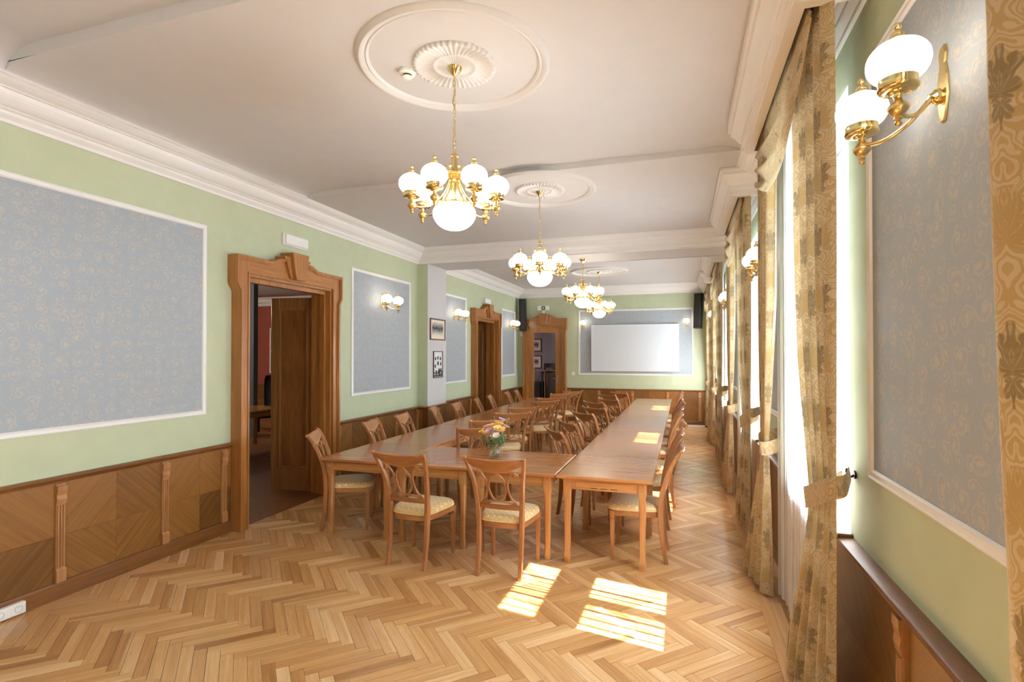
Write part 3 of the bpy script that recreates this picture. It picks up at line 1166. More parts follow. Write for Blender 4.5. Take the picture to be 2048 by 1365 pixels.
def leaf_parts(root, x, y, rz, w, h):
    """panelled leaf hinged at x, y of the door frame"""
    lf = MB()
    t, st = 0.022, 0.115
    lf.box(0, st, -t, t, 0.008, h)
    lf.box(w - st, w, -t, t, 0.008, h)
    lf.box(st, w - st, -t, t, h - 0.15, h)
    lf.box(st, w - st, -t, t, 0.008, 0.30)
    o = lf.build('door_leaf', M['leaf'], root, bevel=0.003, loc=(x, y, 0), rot=(0, 0, rz))
    MB().box(st, w - st, -0.009, 0.009, 0.30, h - 0.15).build('door_panel', M['leaf_panel'], o)
    b = MB()
    z0, z1, x0, x1 = 0.30, h - 0.15, st, w - st
    for s in (-1, 1):
        ya, yb = sorted((s * 0.006, s * (t + 0.008)))
        b.box(x0 - 0.008, x0 + 0.022, ya, yb, z0 - 0.008, z1 + 0.008)
        b.box(x1 - 0.022, x1 + 0.008, ya, yb, z0 - 0.008, z1 + 0.008)
        b.box(x0, x1, ya, yb, z0 - 0.008, z0 + 0.022)
        b.box(x0, x1, ya, yb, z1 - 0.022, z1 + 0.008)
    b.build('panel_moulding', M['leaf'], o, bevel=0.006, segs=2)
    for z in (0.35, 1.30, 2.15):
        MB().lathe([(0.0, -0.05), (0.008, -0.05), (0.009, -0.03), (0.009, 0.03), (0.008, 0.05), (0, 0.05)], (-0.004, -0.026, z), 10).build('hinge', M['chrome'], o)
    return o


for nm, yc in (('door_1', D1), ('door_2', D2)):
    d = struct_root(nm, (XL, yc, 0), R(90))
    casing_parts(d, DHW, DTOP, CO, 2.825, 0.05, 0.2, 2.97)
    leaf_parts(d, 0.80, 0.228, R(100.8), 0.63, 2.56)
    leaf_parts(d, -0.80, 0.228, R(76), 0.63, 2.56)
    MB().box(-DHW, DHW, -0.02, 0.2, -0.008, 0.003).build('threshold', M['wain_x'], d)

d = struct_root('door_3', (FDX, YF, 0))
casing_parts(d, FDW, FDTOP, 0.64, 2.80, 0.03, 0.2, 2.93)
b = MB()
w2, hh = 0.435, 2.535
gx0, gx1, gz0, gz1 = -0.305, 0.305, 0.30, 2.41
b.box(-w2, gx0, -0.02, 0.02, 0.006, hh)
b.box(gx1, w2, -0.02, 0.02, 0.006, hh)
b.box(gx0, gx1, -0.02, 0.02, gz1, hh)
b.box(gx0, gx1, -0.02, 0.02, 0.006, gz0)
lf = b.build('door_leaf', M['door_z'], d, bevel=0.003, loc=(0.0, -0.03, 0))
b = MB()
b.box(-0.008, 0.008, -0.012, 0.012, gz0, 1.37)
b.box(gx0, gx1, -0.012, 0.012, 1.36, 1.378)
b.build('muntin', M['door_z'], lf)
MB().box(gx0, gx1, -0.003, 0.003, gz0, gz1).build('glass', M['pane'], lf)
b = MB()
b.box(0.345, 0.385, -0.030, -0.02, 1.02, 1.24)
b.tube([(0.365, -0.03, 1.15), (0.365, -0.07, 1.15), (0.355, -0.075, 1.15), (0.25, -0.075, 1.15)], 0.009, 8)
b.build('door_handle', M['chrome'], lf, smooth=40)
b = MB()
for s in (-1, 1):
    b.box(*sorted((s * w2, s * FDW)), -0.06, 0.02, 0, FDTOP)
b.box(-FDW, FDW, -0.06, 0.02, hh, FDTOP)
b.build('door_frame', M['door_z'], d)

# ------------------------------------------------------------------ windows
SILL = 0.925
for k, c in enumerate(WIN):
    w = struct_root('window_%d' % (k + 1), (WX, c, 0))
    y0, y1, zb, zt = -WH, WH, SILL, 3.15
    b = MB()
    b.box(0, 0.07, y0, y0 + 0.05, zb + 0.05, zt - 0.05)
    b.box(0, 0.07, y1 - 0.05, y1, zb + 0.05, zt - 0.05)
    b.box(0, 0.07, y0, y1, zb, zb + 0.05)
    b.box(0, 0.07, y0, y1, zt - 0.05, zt)
    b.build('window_frame', M['white_trim'], w, bevel=0.004)
    MB().box(-0.015, 0.075, y0, y1, 1.93, 2.13).build('transom', M['white_trim'], w, bevel=0.006)
    for s in (-1, 1):
        ya, yb = sorted((s * 0.002, s * (WH - 0.0515)))
        b = MB()
        for (p, q, r, t) in ((ya, yb, zb + 0.0515, zb + 0.11), (ya, yb, 1.88, 1.9285), (ya, ya + 0.055, zb + 0.11, 1.88), (yb - 0.055, yb, zb + 0.11, 1.88)):
            b.box(-0.006, 0.05, p, q, r, t)
        o = b.build('sash', M['white_trim'], w, bevel=0.003)
        MB().box(0.020, 0.026, ya + 0.055, yb - 0.055, zb + 0.11, 1.88).build('pane', M['pane'], o)
    b = MB()
    for (p, q, r, t) in ((-0.4785, 0.4785, 2.1315, 2.18), (-0.4785, 0.4785, 3.05, 3.0985), (-0.4785, -0.43, 2.18, 3.05), (0.43, 0.4785, 2.18, 3.05)):
        b.box(-0.006, 0.05, p, q, r, t)
    o = b.build('fanlight_sash', M['white_trim'], w, bevel=0.003)
    MB().box(0.020, 0.026, -0.43, 0.43, 2.18, 3.05).build('pane', M['pane'], o)
    MB().box(XR - WX - 0.074, 0.0, y0 - 0.04, y1 + 0.04, 0.893, SILL).build('window_sill', M['wain_y'], w, bevel=0.006)

# ------------------------------------------------------------------ pelmets, curtains
PX = 0.475
PEL = [(0.055, 3.362), (0.0, 3.362), (0.0, 3.388), (-0.014, 3.392), (-0.014, 3.420), (-0.030, 3.430), (-0.030, 3.458), (-0.040, 3.466),
       (-0.050, 3.482), (-0.070, 3.515), (-0.095, 3.545), (-0.100, 3.552), (-0.100, 3.580), (-0.122, 3.588), (-0.122, 3.625), (-0.10, 3.625)]
ORD = ['nearest the camera', 'second along the wall', 'third along the wall', 'at the screen end of the wall']
WORD = ['first', 'second', 'third', 'fourth']


def pelmet(c, zt, label):
    t = thing('curtain_pelmet', label, 'pelmet', (0, c, 0), group='pelmets over the windows')
    h = 0.93
    prof = [(d, z if z < 3.6 else zt - 0.004) for d, z in PEL]
    prof = [(-0.122, zt - 0.002) if (d, z) == (-0.122, 3.625) else (d, z) for d, z in prof]
    path = [(XR - 0.001, -h), (PX, -h), (PX, h), (XR - 0.001, h)]
    rings = []
    for i, (x, y) in enumerate(path):
        ring = []
        for d, z in prof:
            # d > 0 goes inwards (towards the window / the middle)
            if i == 0:
                p = (x, y + d, z)
            elif i == 1:
                p = (x + d, y + d, z)
            elif i == 2:
                p = (x + d, y - d, z)
            else:
                p = (x, y - d, z)
            ring.append(p)
        rings.append(ring)
    MB().rings(rings, closed=True, cap=True).build('cornice_box', M['white_trim'], t, fix=True)
    MB().box(PX + 0.05, XR - 0.002, -h + 0.05, h - 0.05, 3.50, 3.52).build('hollow_shade_board', M['dark'], t)  # dark-coloured board that paints the shade in the pelmet's hollow
    MB().tube([(0.64, -h + 0.07, 3.46), (0.64, h - 0.07, 3.46)], 0.012, 8).build('curtain_rail', M['brass'], t)
    return t


PELC = WIN[3:]
zt = [Z1, Z2, Z2, Z2]
for k, c in enumerate(PELC):
    pelmet(c, zt[k], 'white moulded pelmet over the %s window, %s' % (WORD[k], ORD[k]))


def curtain_mesh(near, far, xs, amp, nf, seed, z0=0.03, z1=3.45, nu=88, nv=56):
    """near(z), far(z): Y offsets of the two edges; xs(z, s): depth; amp(z): fold depth"""
    rnd = random.Random(seed)
    ph = [rnd.uniform(0, 2 * pi) for _ in range(4)]

    def fn(u, v):
        z = lerp(z0, z1, v)
        s = u + 0.018 * sin(2 * pi * 2 * u + ph[0]) + 0.008 * sin(v * 5 + u * 7 + ph[3])
        y = lerp(near(z), far(z), s)
        fold = sin(2 * pi * nf * u + ph[1] + 0.5 * sin(v * 3.0 + ph[2])) + 0.35 * sin(2 * pi * nf * 2.0 * u + ph[2])
        x = xs(z, u) + amp(z) * fold
        return (x, y + 0.012 * cos(2 * pi * nf * u + ph[1]), z)
    width = 1.35
    me = MB().grid(fn, nu, nv, lambda u, v: (u * width + seed * 0.37, lerp(z0, z1, v))).mesh('drape', M['damask'], True)
    return me


def tab(t):
    return lambda z: interp(t, z)


# camera-side curtain of a window (tied back to the wall near the camera)
NEAR_A = tab([(0, -0.94), (1.2, -0.92), (3.5, -0.90)])
FAR_A = tab([(0, -0.06), (0.3, -0.18), (0.75, -0.48), (1.0, -0.60), (1.14, -0.63), (1.35, -0.57), (1.8, -0.42), (2.4, -0.36), (3.5, -0.34)])
XA = lambda z, s: lerp(0.63, 0.585, s)
AMP = tab([(0, 0.034), (0.7, 0.024), (1.14, 0.012), (1.6, 0.022), (2.2, 0.028), (3.5, 0.030)])
# screen-side curtain (tied back towards the far wall)
NEAR_B = tab([(0, 0.72), (0.4, 0.74), (1.0, 0.81), (1.14, 0.82), (1.5, 0.72), (2.2, 0.52), (3.5, 0.44)])
FAR_B = tab([(0, 1.34), (0.3, 1.20), (0.8, 1.00), (1.14, 0.96), (1.5, 0.94), (3.5, 0.88)])
XB = lambda z, s: lerp(0.60, interp([(0, 0.50), (0.6, 0.55), (1.14, 0.585), (3.5, 0.585)], z), s)
CURT_A = curtain_mesh(NEAR_A, FAR_A, XA, AMP, 5.0, 3)
CURT_B = curtain_mesh(NEAR_B, FAR_B, XB, AMP, 4.0, 7)


def band(pts, h, name='tieback'):
    c = curve(pts, 26)

    def fn(u, v):
        k = min(int(u * 25 + 0.5), 25)
        p = c[k]
        hh = lerp(0.08, h, min(1, u * 2.2))
        return (p.x + 0.004 * cos(v * pi), p.y, p.z + (v - 0.5) * hh)
    return MB().grid(fn, 25, 6, lambda u, v: (u * 0.7 + 0.3, v * 0.1)).mesh(name, M['damask'], True)


BAND_A = band([(0.770, -0.60, 1.235), (0.715, -0.78, 1.240), (0.662, -0.935, 1.240), (0.618, -0.962, 1.232), (0.583, -0.90, 1.200), (0.566, -0.78, 1.150), (0.560, -0.66, 1.112), (0.580, -0.605, 1.100), (0.64, -0.595, 1.12), (0.74, -0.60, 1.19)], 0.105)
BAND_B = band([(0.775, 0.86, 1.225), (0.72, 0.98, 1.20), (0.64, 1.005, 1.175), (0.57, 0.97, 1.15), (0.553, 0.86, 1.12), (0.553, 0.80, 1.105), (0.60, 0.785, 1.105), (0.68, 0.80, 1.14), (0.75, 0.82, 1.2)], 0.10)
HOOK = MB().tube([(0.788, 0, 0.0), (0.768, 0, -0.012), (0.755, 0, -0.006), (0.750, 0, 0.014), (0.753, 0, 0.030)], 0.006, 8)
HOOK.lathe([(0.0, 0.0), (0.022, 0.0), (0.020, 0.008), (0.0, 0.010)], (0.78, 0, 0.0), 12, 'x')
HOOK = HOOK.mesh('wall_hook', M['iron'], 40)


def sheer_mesh(seed):
    rnd = random.Random(seed)
    p = [rnd.uniform(0, 6) for _ in range(5)]

    def fn(u, v):
        z = lerp(0.05, 3.42, v)
        y = lerp(-0.60, 0.76, u)
        a = 0.011 + 0.006 * sin(u * 9 + p[0])
        x = 0.665 + a * sin(2 * pi * 15 * u + 1.2 * sin(2 * pi * 2.3 * u + p[1]) + p[2]) + 0.0022 * sin(2 * pi * 41 * u + p[3])
        x += 0.008 * sin(2 * pi * 3 * u + p[4])
        return (x + 0.02, y, z)
    return MB().grid(fn, 300, 10, lambda u, v: (u * 2.4, lerp(0.05, 3.42, v))).mesh('voile', M['sheer'], True)


def swag_mesh():
    low = [(-0.83, 3.34), (-0.66, 3.10), (-0.33, 2.86), (0.0, 2.82), (0.30, 2.90), (0.60, 3.0), (0.86, 3.10)]
    ycs = curve([(a, 0, b) for a, b in low], 60)

    def fn(u, v):
        q = ycs[min(59, int(u * 59 + 0.5))]
        z = lerp(3.44, q.z, v)
        sag = sin(pi * u)
        x = 0.560 - 0.050 * v * sag
        x += 0.024 * sin(2 * pi * (v * 3.2 + u * 0.55)) * min(1, 2.5 * v) * (0.35 + u * 0.8)
        y = q.x + 0.04 * v * sin(pi * u)
        if u > 0.72:
            w = (u - 0.72) / 0.28
            x += 0.014 * sin(2 * pi * 2.6 * w) * v * w
        return (x, y, z)
    return MB().grid(fn, 59, 36, lambda u, v: (u * 1.5 + v * 0.25, v * 0.8 + u * 0.3)).mesh('swag', M['damask'], True)


SHEER, SWAG = sheer_mesh(5), swag_mesh()
WHERE = ['first window, by the scroll-papered wall with the near lamps', 'second window', 'third window', 'last window by the screen']
WSHORT = ['first', 'second', 'third', 'last']
for k, c in enumerate(PELC):
    a = thing('damask_curtain', 'gold damask curtain tied back on the camera side of the %s window' % WSHORT[k], 'curtain', (0, c, 0), group='gold damask curtains')
    link('drape', CURT_A, a)
    link('tieback', BAND_A, a)
    link('wall_hook', HOOK, a, (0, -0.61, 1.225))
    a = thing('damask_curtain', 'gold damask curtain tied back on the screen side of the %s window' % WSHORT[k], 'curtain', (0, c, 0), group='gold damask curtains')
    link('drape', CURT_B, a)
    link('tieback', BAND_B, a)
    link('wall_hook', HOOK, a, (0, 0.85, 1.225))
    s = link('sheer_curtain', SHEER, None, (0, c, 0))
    tag(s, 'white sheer voile curtain hanging in the %s window' % WSHORT[k], 'curtain', 'white sheer curtains')
    s = link('curtain_swag', SWAG, None, (0, c, 0))
    tag(s, 'draped gold damask swag under the pelmet of the %s window' % WSHORT[k], 'valance', 'gold damask swags')

# the curtain edge right beside the camera belongs to the window before these four
near_m = curtain_mesh(tab([(0, 0.30), (3.6, 0.40)]), tab([(0, 0.72), (1.1, 0.78), (2.0, 0.80), (3.6, 0.81)]), lambda z, s: 0.60 + 0.06 * (1 - s) + 0.03 * (1 - z / 3.5) * s, AMP, 3.5, 12)
nc = link('damask_curtain', near_m, None, (0, WIN[2], 0))
tag(nc, 'pale gold damask curtain edge close to the camera beside the near wall lamp', 'curtain', 'gold damask curtains')

# ------------------------------------------------------------------ chairs
POST = [(0.00, -0.262), (0.10, -0.243), (0.22, -0.226), (0.36, -0.215), (0.45, -0.213), (0.56, -0.220), (0.68, -0.243), (0.80, -0.282), (0.90, -0.328), (0.97, -0.368), (0.992, -0.385)]
POSTX = [(0.0, 0.180), (0.30, 0.182), (0.46, 0.184), (0.60, 0.190), (0.75, 0.205), (0.88, 0.228), (0.97, 0.246), (0.992, 0.248)]


def smooth_tab(t, n=40):
    c = curve([(a, b, 0) for a, b in t], n)
    return [(p.x, p.y) for p in c]


POST_S, POSTX_S = smooth_tab(POST), smooth_tab(POSTX)


def back_y(x, z):
    """surface of the chair back: posts' curve, hollowed towards the sitter's back"""
    hx = interp(POSTX_S, z)
    k = max(0.0, 1 - (x / hx) ** 2)
    return interp(POST_S, z) - 0.030 * k * min(1, max(0, (z - 0.45) / 0.2))


def seat_outline(n, k, extra=0.0):
    out = []
    for i in range(n):
        a = 2 * pi * (i + 0.5) / n
        ca, sa = cos(a), sin(a)
        u = math.copysign(abs(ca) ** 0.38, ca)
        v = math.copysign(abs(sa) ** 0.42, sa)
        y = 0.008 + v * 0.226
        hw = lerp(0.192, 0.245, (v + 1) / 2)
        y += 0.022 * (1 - u * u) * max(0, v) - 0.012 * (1 - u * u) * max(0, -v)
        out.append((u * (hw + extra) * k, 0.008 + (y - 0.008) * k + (extra if v > 0 else -extra) * abs(v) * k))
    return out


def chair_meshes():
    P = {}
    b = MB()
    b.rings([[(x, y, z) for x, y in seat_outline(40, k, e)] for k, z, e in ((0.985, 0.392, 0), (1.0, 0.395, 0), (1.0, 0.440, 0), (0.97, 0.444, 0))])
    P['seat_frame'] = b.mesh('seat_frame', M['chair_x'], 35)
    b = MB()
    b.rings([[(x, y, z) for x, y in seat_outline(48, k)] for k, z in ((0.97, 0.438), (0.995, 0.446), (0.995, 0.458), (0.975, 0.472), (0.92, 0.484), (0.80, 0.493), (0.6, 0.499), (0.35, 0.503), (0.05, 0.504))])
    P['seat_cushion'] = b.mesh('seat_cushion', M['satin'], 70)
    b = MB()
    b.tube([(x, y, 0.444) for x, y in seat_outline(40, 0.995)], 0.0048, 6, loop=True)
    P['piping'] = b.mesh('piping', M['piping'], True)
    for s, nm in ((-1, 'L'), (1, 'R')):
        b = MB()
        rs = []
        for i in range(26):
            z = 0.992 * i / 25
            x, y = s * interp(POSTX_S, z), interp(POST_S, z)
            hx = lerp(0.0145, 0.019, min(1, z / 0.45)) if z < 0.45 else lerp(0.019, 0.0135, (z - 0.45) / 0.55)
            hy = lerp(0.016, 0.024, min(1, z / 0.42)) if z < 0.45 else lerp(0.024, 0.0165, (z - 0.45) / 0.55)
            c = 0.004
            rs.append([(x - hx + c, y - hy, z), (x + hx - c, y - hy, z), (x + hx, y - hy + c, z), (x + hx, y + hy - c, z),
                       (x + hx - c, y + hy, z), (x - hx + c, y + hy, z), (x - hx, y + hy - c, z), (x - hx, y - hy + c, z)])
        b.rings(rs)
        # scrolled ear at the top of the post
        b.lathe([(0.0, -0.018), (0.013, -0.018), (0.0155, -0.012), (0.0155, 0.012), (0.013, 0.018), (0, 0.018)], (s * 0.248, -0.387, 0.985), 12, 'x')
        P['rear' + nm] = b.mesh('leg', M['chair_z'], 35)
        b = MB()
        x, y = s * 0.208, 0.196
        rs = []
        for z, h in ((0.0, 0.0125), (0.02, 0.0135), (0.30, 0.0195), (0.345, 0.0205), (0.352, 0.017), (0.362, 0.017), (0.368, 0.0215), (0.43, 0.0225)):
            c = 0.003
            rs.append([(x - h + c, y - h, z), (x + h - c, y - h, z), (x + h, y - h + c, z), (x + h, y + h - c, z), (x + h - c, y + h, z), (x - h + c, y + h, z), (x - h, y + h - c, z), (x - h, y - h + c, z)])
        b.rings(rs)
        P['front' + nm] = b.mesh('leg', M['chair_z'], 35)
    # crest rail: curved board, deepest in the middle
    rs = []
    n = 22
    for i in range(n + 1):
        u = -1 + 2 * i / n
        x = u * 0.240
        zt_ = 0.985 - 0.006 * (1 - u * u)
        zb_ = 0.938 - 0.078 * (1 - abs(u) ** 1.7)
        ring = []
        for (z, t) in ((zb_, -0.008), (zb_, 0.008), (lerp(zb_, zt_, 0.6), 0.009), (zt_ - 0.010, 0.010), (zt_, 0.004), (zt_ + 0.001, -0.006), (zt_ - 0.006, -0.016), (zt_ - 0.018, -0.015), (lerp(zb_, zt_, 0.6), -0.009)):
            ring.append((x, back_y(x, min(z, 0.99)) + t, z))
        rs.append(ring)
    P['crest_rail'] = MB().rings(rs).mesh('crest_rail', M['chair_x'], 50)
    rs = []
    for i in range(15):
        u = -1 + 2 * i / 14
        x = u * 0.186
        rs.append([(x, back_y(x, z) + t, z) for z, t in ((0.548, -0.010), (0.548, 0.010), (0.584, 0.010), (0.590, 0.004), (0.590, -0.004), (0.584, -0.010))])
    P['lower_rail'] = MB().rings(rs).mesh('lower_rail', M['chair_x'], 40)

    # pierced splat: oval, two C-scrolls, arch
    def on_back(pts):
        return [(x, back_y(x, z), z) for x, z in pts]
    b = MB()
    b.tube(on_back([(0.072 * cos(2 * pi * k / 36), 0.738 + 0.116 * sin(2 * pi * k / 36)) for k in range(36)]), 0.009, 8, loop=True, flat=(0.0072, 0.009), up=(0, 1, 0))
    P['splat_oval'] = b.mesh('splat_oval', M['chair_z'], 45)
    for s, nm in ((-1, 'L'), (1, 'R')):
        pts = [(0.176, 0.848), (0.168, 0.838), (0.158, 0.845), (0.160, 0.858), (0.150, 0.868), (0.128, 0.858), (0.107, 0.825), (0.090, 0.772), (0.090, 0.715), (0.105, 0.660), (0.130, 0.622), (0.150, 0.594)]
        c = curve([(x, 0, z) for x, z in pts], 44)
        b = MB()
        b.tube(on_back([(s * p.x, p.z) for p in c]), 0.009, 8, flat=(0.0072, 0.009), up=(0, 1, 0))
        q = on_back([(s * 0.170, 0.846)])[0]
        b.lathe([(0, -0.011), (0.012, -0.011), (0.014, -0.006), (0.014, 0.006), (0.012, 0.011), (0, 0.011)], q, 10, 'y')
        P['scroll' + nm] = b.mesh('splat_scroll', M['chair_z'], 45)
    c = curve([(-0.140, 0, 0.596), (-0.08, 0, 0.612), (0, 0, 0.618), (0.08, 0, 0.612), (0.140, 0, 0.596)], 20)
    b = MB()
    b.tube(on_back([(p.x, p.z) for p in c]), 0.009, 8, flat=(0.009, 0.010), up=(0, 1, 0))
    P['splat_arch'] = b.mesh('splat_arch', M['chair_x'], 45)
    return P


CP = chair_meshes()
chair0 = thing('dining_chair', 'x', 'chair')
for nm, key in (('seat_frame', 'seat_frame'), ('seat_cushion', 'seat_cushion'), ('leg', 'rearL'), ('leg', 'rearR'), ('leg', 'frontL'), ('leg', 'frontR'),
                ('crest_rail', 'crest_rail'), ('lower_rail', 'lower_rail'), ('splat_oval', 'splat_oval'), ('splat_scroll', 'scrollL'), ('splat_scroll', 'scrollR'), ('splat_arch', 'splat_arch')):
    o = link(nm, CP[key], chair0)
    if nm == 'seat_cushion':
        link('piping', CP['piping'], o)
CG = 'oval-back wooden dining chairs around the tables'
used = []


def chair(x, y, face, label, z=0.0):
    """face: direction the sitter looks, degrees from +X"""
    if not used:
        chair0.location = (x, y, z)
        chair0.rotation_euler = (0, 0, R(face - 90))
        chair0['label'] = label
        chair0['group'] = CG
        used.append(1)
        return chair0
    return dup(chair0, (x, y, z), R(face - 90), label, CG)


OR = ['first', 'second', 'third', 'fourth', 'fifth', 'sixth', 'seventh', 'eighth', 'ninth']
chair(-1.415, 4.29, 90, 'carved oval-back chair standing at the bouquet table directly before the flower vase')
chair(-2.215, 4.25, 86, 'carved oval-back chair at the bouquet table nearer the open double door')
for k, (x, y, a) in enumerate([(-3.36, 4.825, 27), (-3.305, 5.77, 14), (-3.285, 6.49, 12), (-3.325, 7.545, 18), (-3.28, 8.28, 9), (-3.31, 9.29, 15), (-3.30, 9.97, 13), (-3.28, 11.025, 11), (-3.285, 11.67, 10)]):
    chair(x, y, a, 'oval-back chair between the door wall and the long table, %s from the bouquet end' % OR[k])
for k, (x, y, a) in enumerate([(-2.421, 5.83, 130), (-2.541, 6.496, 130), (-2.461, 7.385, 122), (-2.601, 8.148, 132), (-2.546, 9.332, 131), (-2.607, 10.004, 128), (-2.714, 11.2, 136), (-2.61, 12.009, 134)]):
    chair(x, y, a, 'oval-back chair inside the U turned to the door-side table, %s from the bouquet' % OR[k])
for k, (x, y, a) in enumerate([(-1.028, 5.845, 33), (-1.027, 6.541, 34), (-1.075, 7.66, 45), (-1.059, 8.431, 50), (-1.209, 9.382, 49), (-1.059, 10.076, 50), (-1.225, 11.22, 49), (-1.03, 11.76, 46)]):
    chair(x, y, a, 'oval-back chair inside the U turned to the window-side table, %s from the bouquet' % OR[k])
for k, (x, y, a) in enumerate([(-0.395, 4.92, 180), (-0.395, 5.86, 178), (-0.365, 6.69, 184), (-0.395, 7.70, 181), (-0.395, 8.53, 177), (-0.365, 9.525, 182), (-0.395, 10.28, 179), (-0.395, 11.38, 183), (-0.395, 12.10, 180)]):
    chair(x, y, a, 'oval-back chair between the curtains and the long table, %s from its front end' % OR[k])

# ------------------------------------------------------------------ tables
TH = 0.765


def square_leg():
    b = MB()
    rs = []
    for z, h in ((0.0, 0.027), (0.078, 0.028), (0.086, 0.0265), (0.105, 0.022), (0.575, 0.0265), (0.600, 0.027), (0.615, 0.031), (0.625, 0.033), (0.735, 0.033)):
        c = 0.003
        rs.append([(-h + c, -h, z), (h - c, -h, z), (h, -h + c, z), (h, h - c, z), (h - c, h, z), (-h + c, h, z), (-h, h - c, z), (-h, -h + c, z)])
    b.rings(rs)
    leg = b.mesh('leg', M['table_z'], 30)
    p = MB()
    for a in range(4):
        for (za, zb, wa, wb) in ((0.125, 0.565, 0.0125, 0.0155),):
            q = []
            for (u, z) in ((-wa, za), (wa, za), (wb, zb), (-wb, zb)):
                d = lerp(0.022, 0.0265, (z - 0.105) / 0.47)
                q.append((u, -d - 0.0025, z, -d + 0.002))
            vs = [(u, y, z) for u, y, z, _ in q] + [(u, y2, z) for u, _, z, y2 in q]
            m = Matrix.Rotation(a * pi / 2, 3, 'Z')
            p.add([m @ Vector(v) for v in vs], [(0, 1, 2, 3), (0, 4, 5, 1), (1, 5, 6, 2), (2, 6, 7, 3), (3, 7, 4, 0)])
    panel = p.mesh('leg_panel', M['table_z'], bevel=0.0008)
    ro = MB()
    for z, y in ((0.680, -0.033), (0.042, -0.0275)):
        ro.lathe([(0.0, 0.004), (0.008, 0.0045), (0.013, 0.002), (0.0145, 0.0045), (0.017, 0.0045), (0.0195, 0.003), (0.0195, -0.002)], (0, y, z), 18, 'y')
    ro.v = [(x, y if y > -1 else y, z) for x, y, z in ro.v]
    # turn the rosettes outwards (towards -y)
    ro.v = [(x, (-0.033 if z > 0.4 else -0.0275) - (y - (-0.033 if z > 0.4 else -0.0275)), z) for x, y, z in ro.v]
    rosette = ro.mesh('rosette', M['table_z'], 40)
    return leg, panel, rosette


def octagon_leg():
    b = MB()
    rs = []
    for z, h, c in ((0.0, 0.030, 0.012), (0.070, 0.030, 0.012), (0.080, 0.029, 0.012), (0.105, 0.024, 0.011), (0.570, 0.029, 0.013), (0.600, 0.034, 0.013), (0.612, 0.036, 0.004), (0.735, 0.036, 0.004)):
        rs.append([(-h + c, -h, z), (h - c, -h, z), (h, -h + c, z), (h, h - c, z), (h - c, h, z), (-h + c, h, z), (-h, h - c, z), (-h, -h + c, z)])
    b.rings(rs)
    leg = b.mesh('leg', M['table_z'], 30)
    ro = MB()
    ro.lathe([(0.0, -0.0055), (0.006, -0.006), (0.011, -0.0035), (0.013, -0.006), (0.016, -0.006), (0.0185, -0.0045), (0.0185, 0.001)], (0, -0.036, 0.680), 18, 'y')
    return leg, ro.mesh('rosette', M['table_z'], 40)


SQ, OC = square_leg(), octagon_leg()


def table(x0, x1, y0, y1, label, style, grain, rounded=False, slots=False):
    cx, cy = (x0 + x1) / 2, (y0 + y1) / 2
    w, l = (x1 - x0) / 2 - 0.0015, (y1 - y0) / 2 - 0.0015
    t = thing('table', label, 'table', (cx, cy, 0), group='wooden tables set out in a U')
    b = MB()
    if rounded:
        def outl(k):
            r = 0.10
            p = [(-w + k, -l + k), (w - k, -l + k)]
            for i in range(7):
                a = pi / 2 * i / 6
                p.append((w - k - r + r * cos(a), l - k - r + r * sin(a)))
            for i in range(7):
                a = pi / 2 + pi / 2 * i / 6
                p.append((-w + k + r + r * cos(a), l - k - r + r * sin(a)))
            return p
        b.rings([[(x, y, z) for x, y in outl(k)] for k, z in ((0.028, 0.722), (0.014, 0.730), (0.003, 0.737), (0.0, 0.742), (0.0, 0.760), (0.003, TH - 0.001), (0.008, TH))])
    else:
        b.rings([[(-w + k, -l + k, z), (w - k, -l + k, z), (w - k, l - k, z), (-w + k, l - k, z)] for k, z in
                 ((0.040, 0.722), (0.034, 0.728), (0.018, 0.733), (0.004, 0.737), (0.0, 0.741), (0.0, 0.760), (0.003, TH - 0.001), (0.008, TH))])
    b.build('tabletop', M['top_' + grain], t, fix=True)
    ix, iy = w - 0.085, l - 0.075
    for (a0, a1, c0, c1) in ((-ix, ix, -iy - 0.022, -iy), (-ix, ix, iy, iy + 0.022), (-ix - 0.022, -ix, -iy, iy), (ix, ix + 0.022, -iy, iy)):
        MB().box(a0, a1, c0, c1, 0.640, 0.728).build('apron', M['table_x'], t, bevel=0.002)
    if slots:
        MB().box(-ix + 0.075, ix - 0.075, -iy - 0.025, -iy - 0.018, 0.655, 0.712).build('drawer_front', M['table_x'], t, bevel=0.0015)
        for k in (-1, 0, 1):
            MB().box(k * 0.085 - 0.028, k * 0.085 + 0.028, -iy - 0.0262, -iy - 0.02, 0.658, 0.663).build('vent_slot', M['dark'], t)
    for sx in (-1, 1):
        for sy in (-1, 1):
            p = (sx * ix, sy * iy, 0)
            rz = 0 if sy < 0 else pi
            if style == 'square':
                lg = link('leg', SQ[0], t, p, (0, 0, rz))
                link('leg_panel', SQ[1], lg)
                link('rosette', SQ[2], lg)
            else:
                lg = link('leg', OC[0], t, p, (0, 0, rz))
                link('rosette', OC[1], lg)
    return t


table(-1.04, -0.233, 4.46, 5.52, 'small square-legged table at the front end of the window-side row, slotted apron', 'square', 'x', slots=True)
for k, (a, c) in enumerate(((5.52, 7.36), (7.36, 9.2), (9.2, 11.05), (11.05, 12.9))):
    table(-1.04, -0.233, a, c, 'long polished table of the window-side row, %s behind the short front table' % OR[k], 'square', 'y')
FR = ['corner nearest the open double door', 'middle one, with an oval-back chair before it', 'with the flower vase standing on it']
for k, (a, c) in enumerate(((-3.475, -2.665), (-2.665, -1.855), (-1.855, -1.048))):
    table(a, c, 4.47, 5.44, 'small eight-sided-leg front table, ' + FR[k], 'octagon', 'x')
for k, (a, c) in enumerate(((5.44, 7.2), (7.2, 8.95), (8.95, 10.7), (10.7, 12.45))):
    table(-3.475, -2.70, a, c, 'long polished table of the door-side row, %s behind the corner table' % OR[k], 'octagon', 'y', rounded=(k == 3))

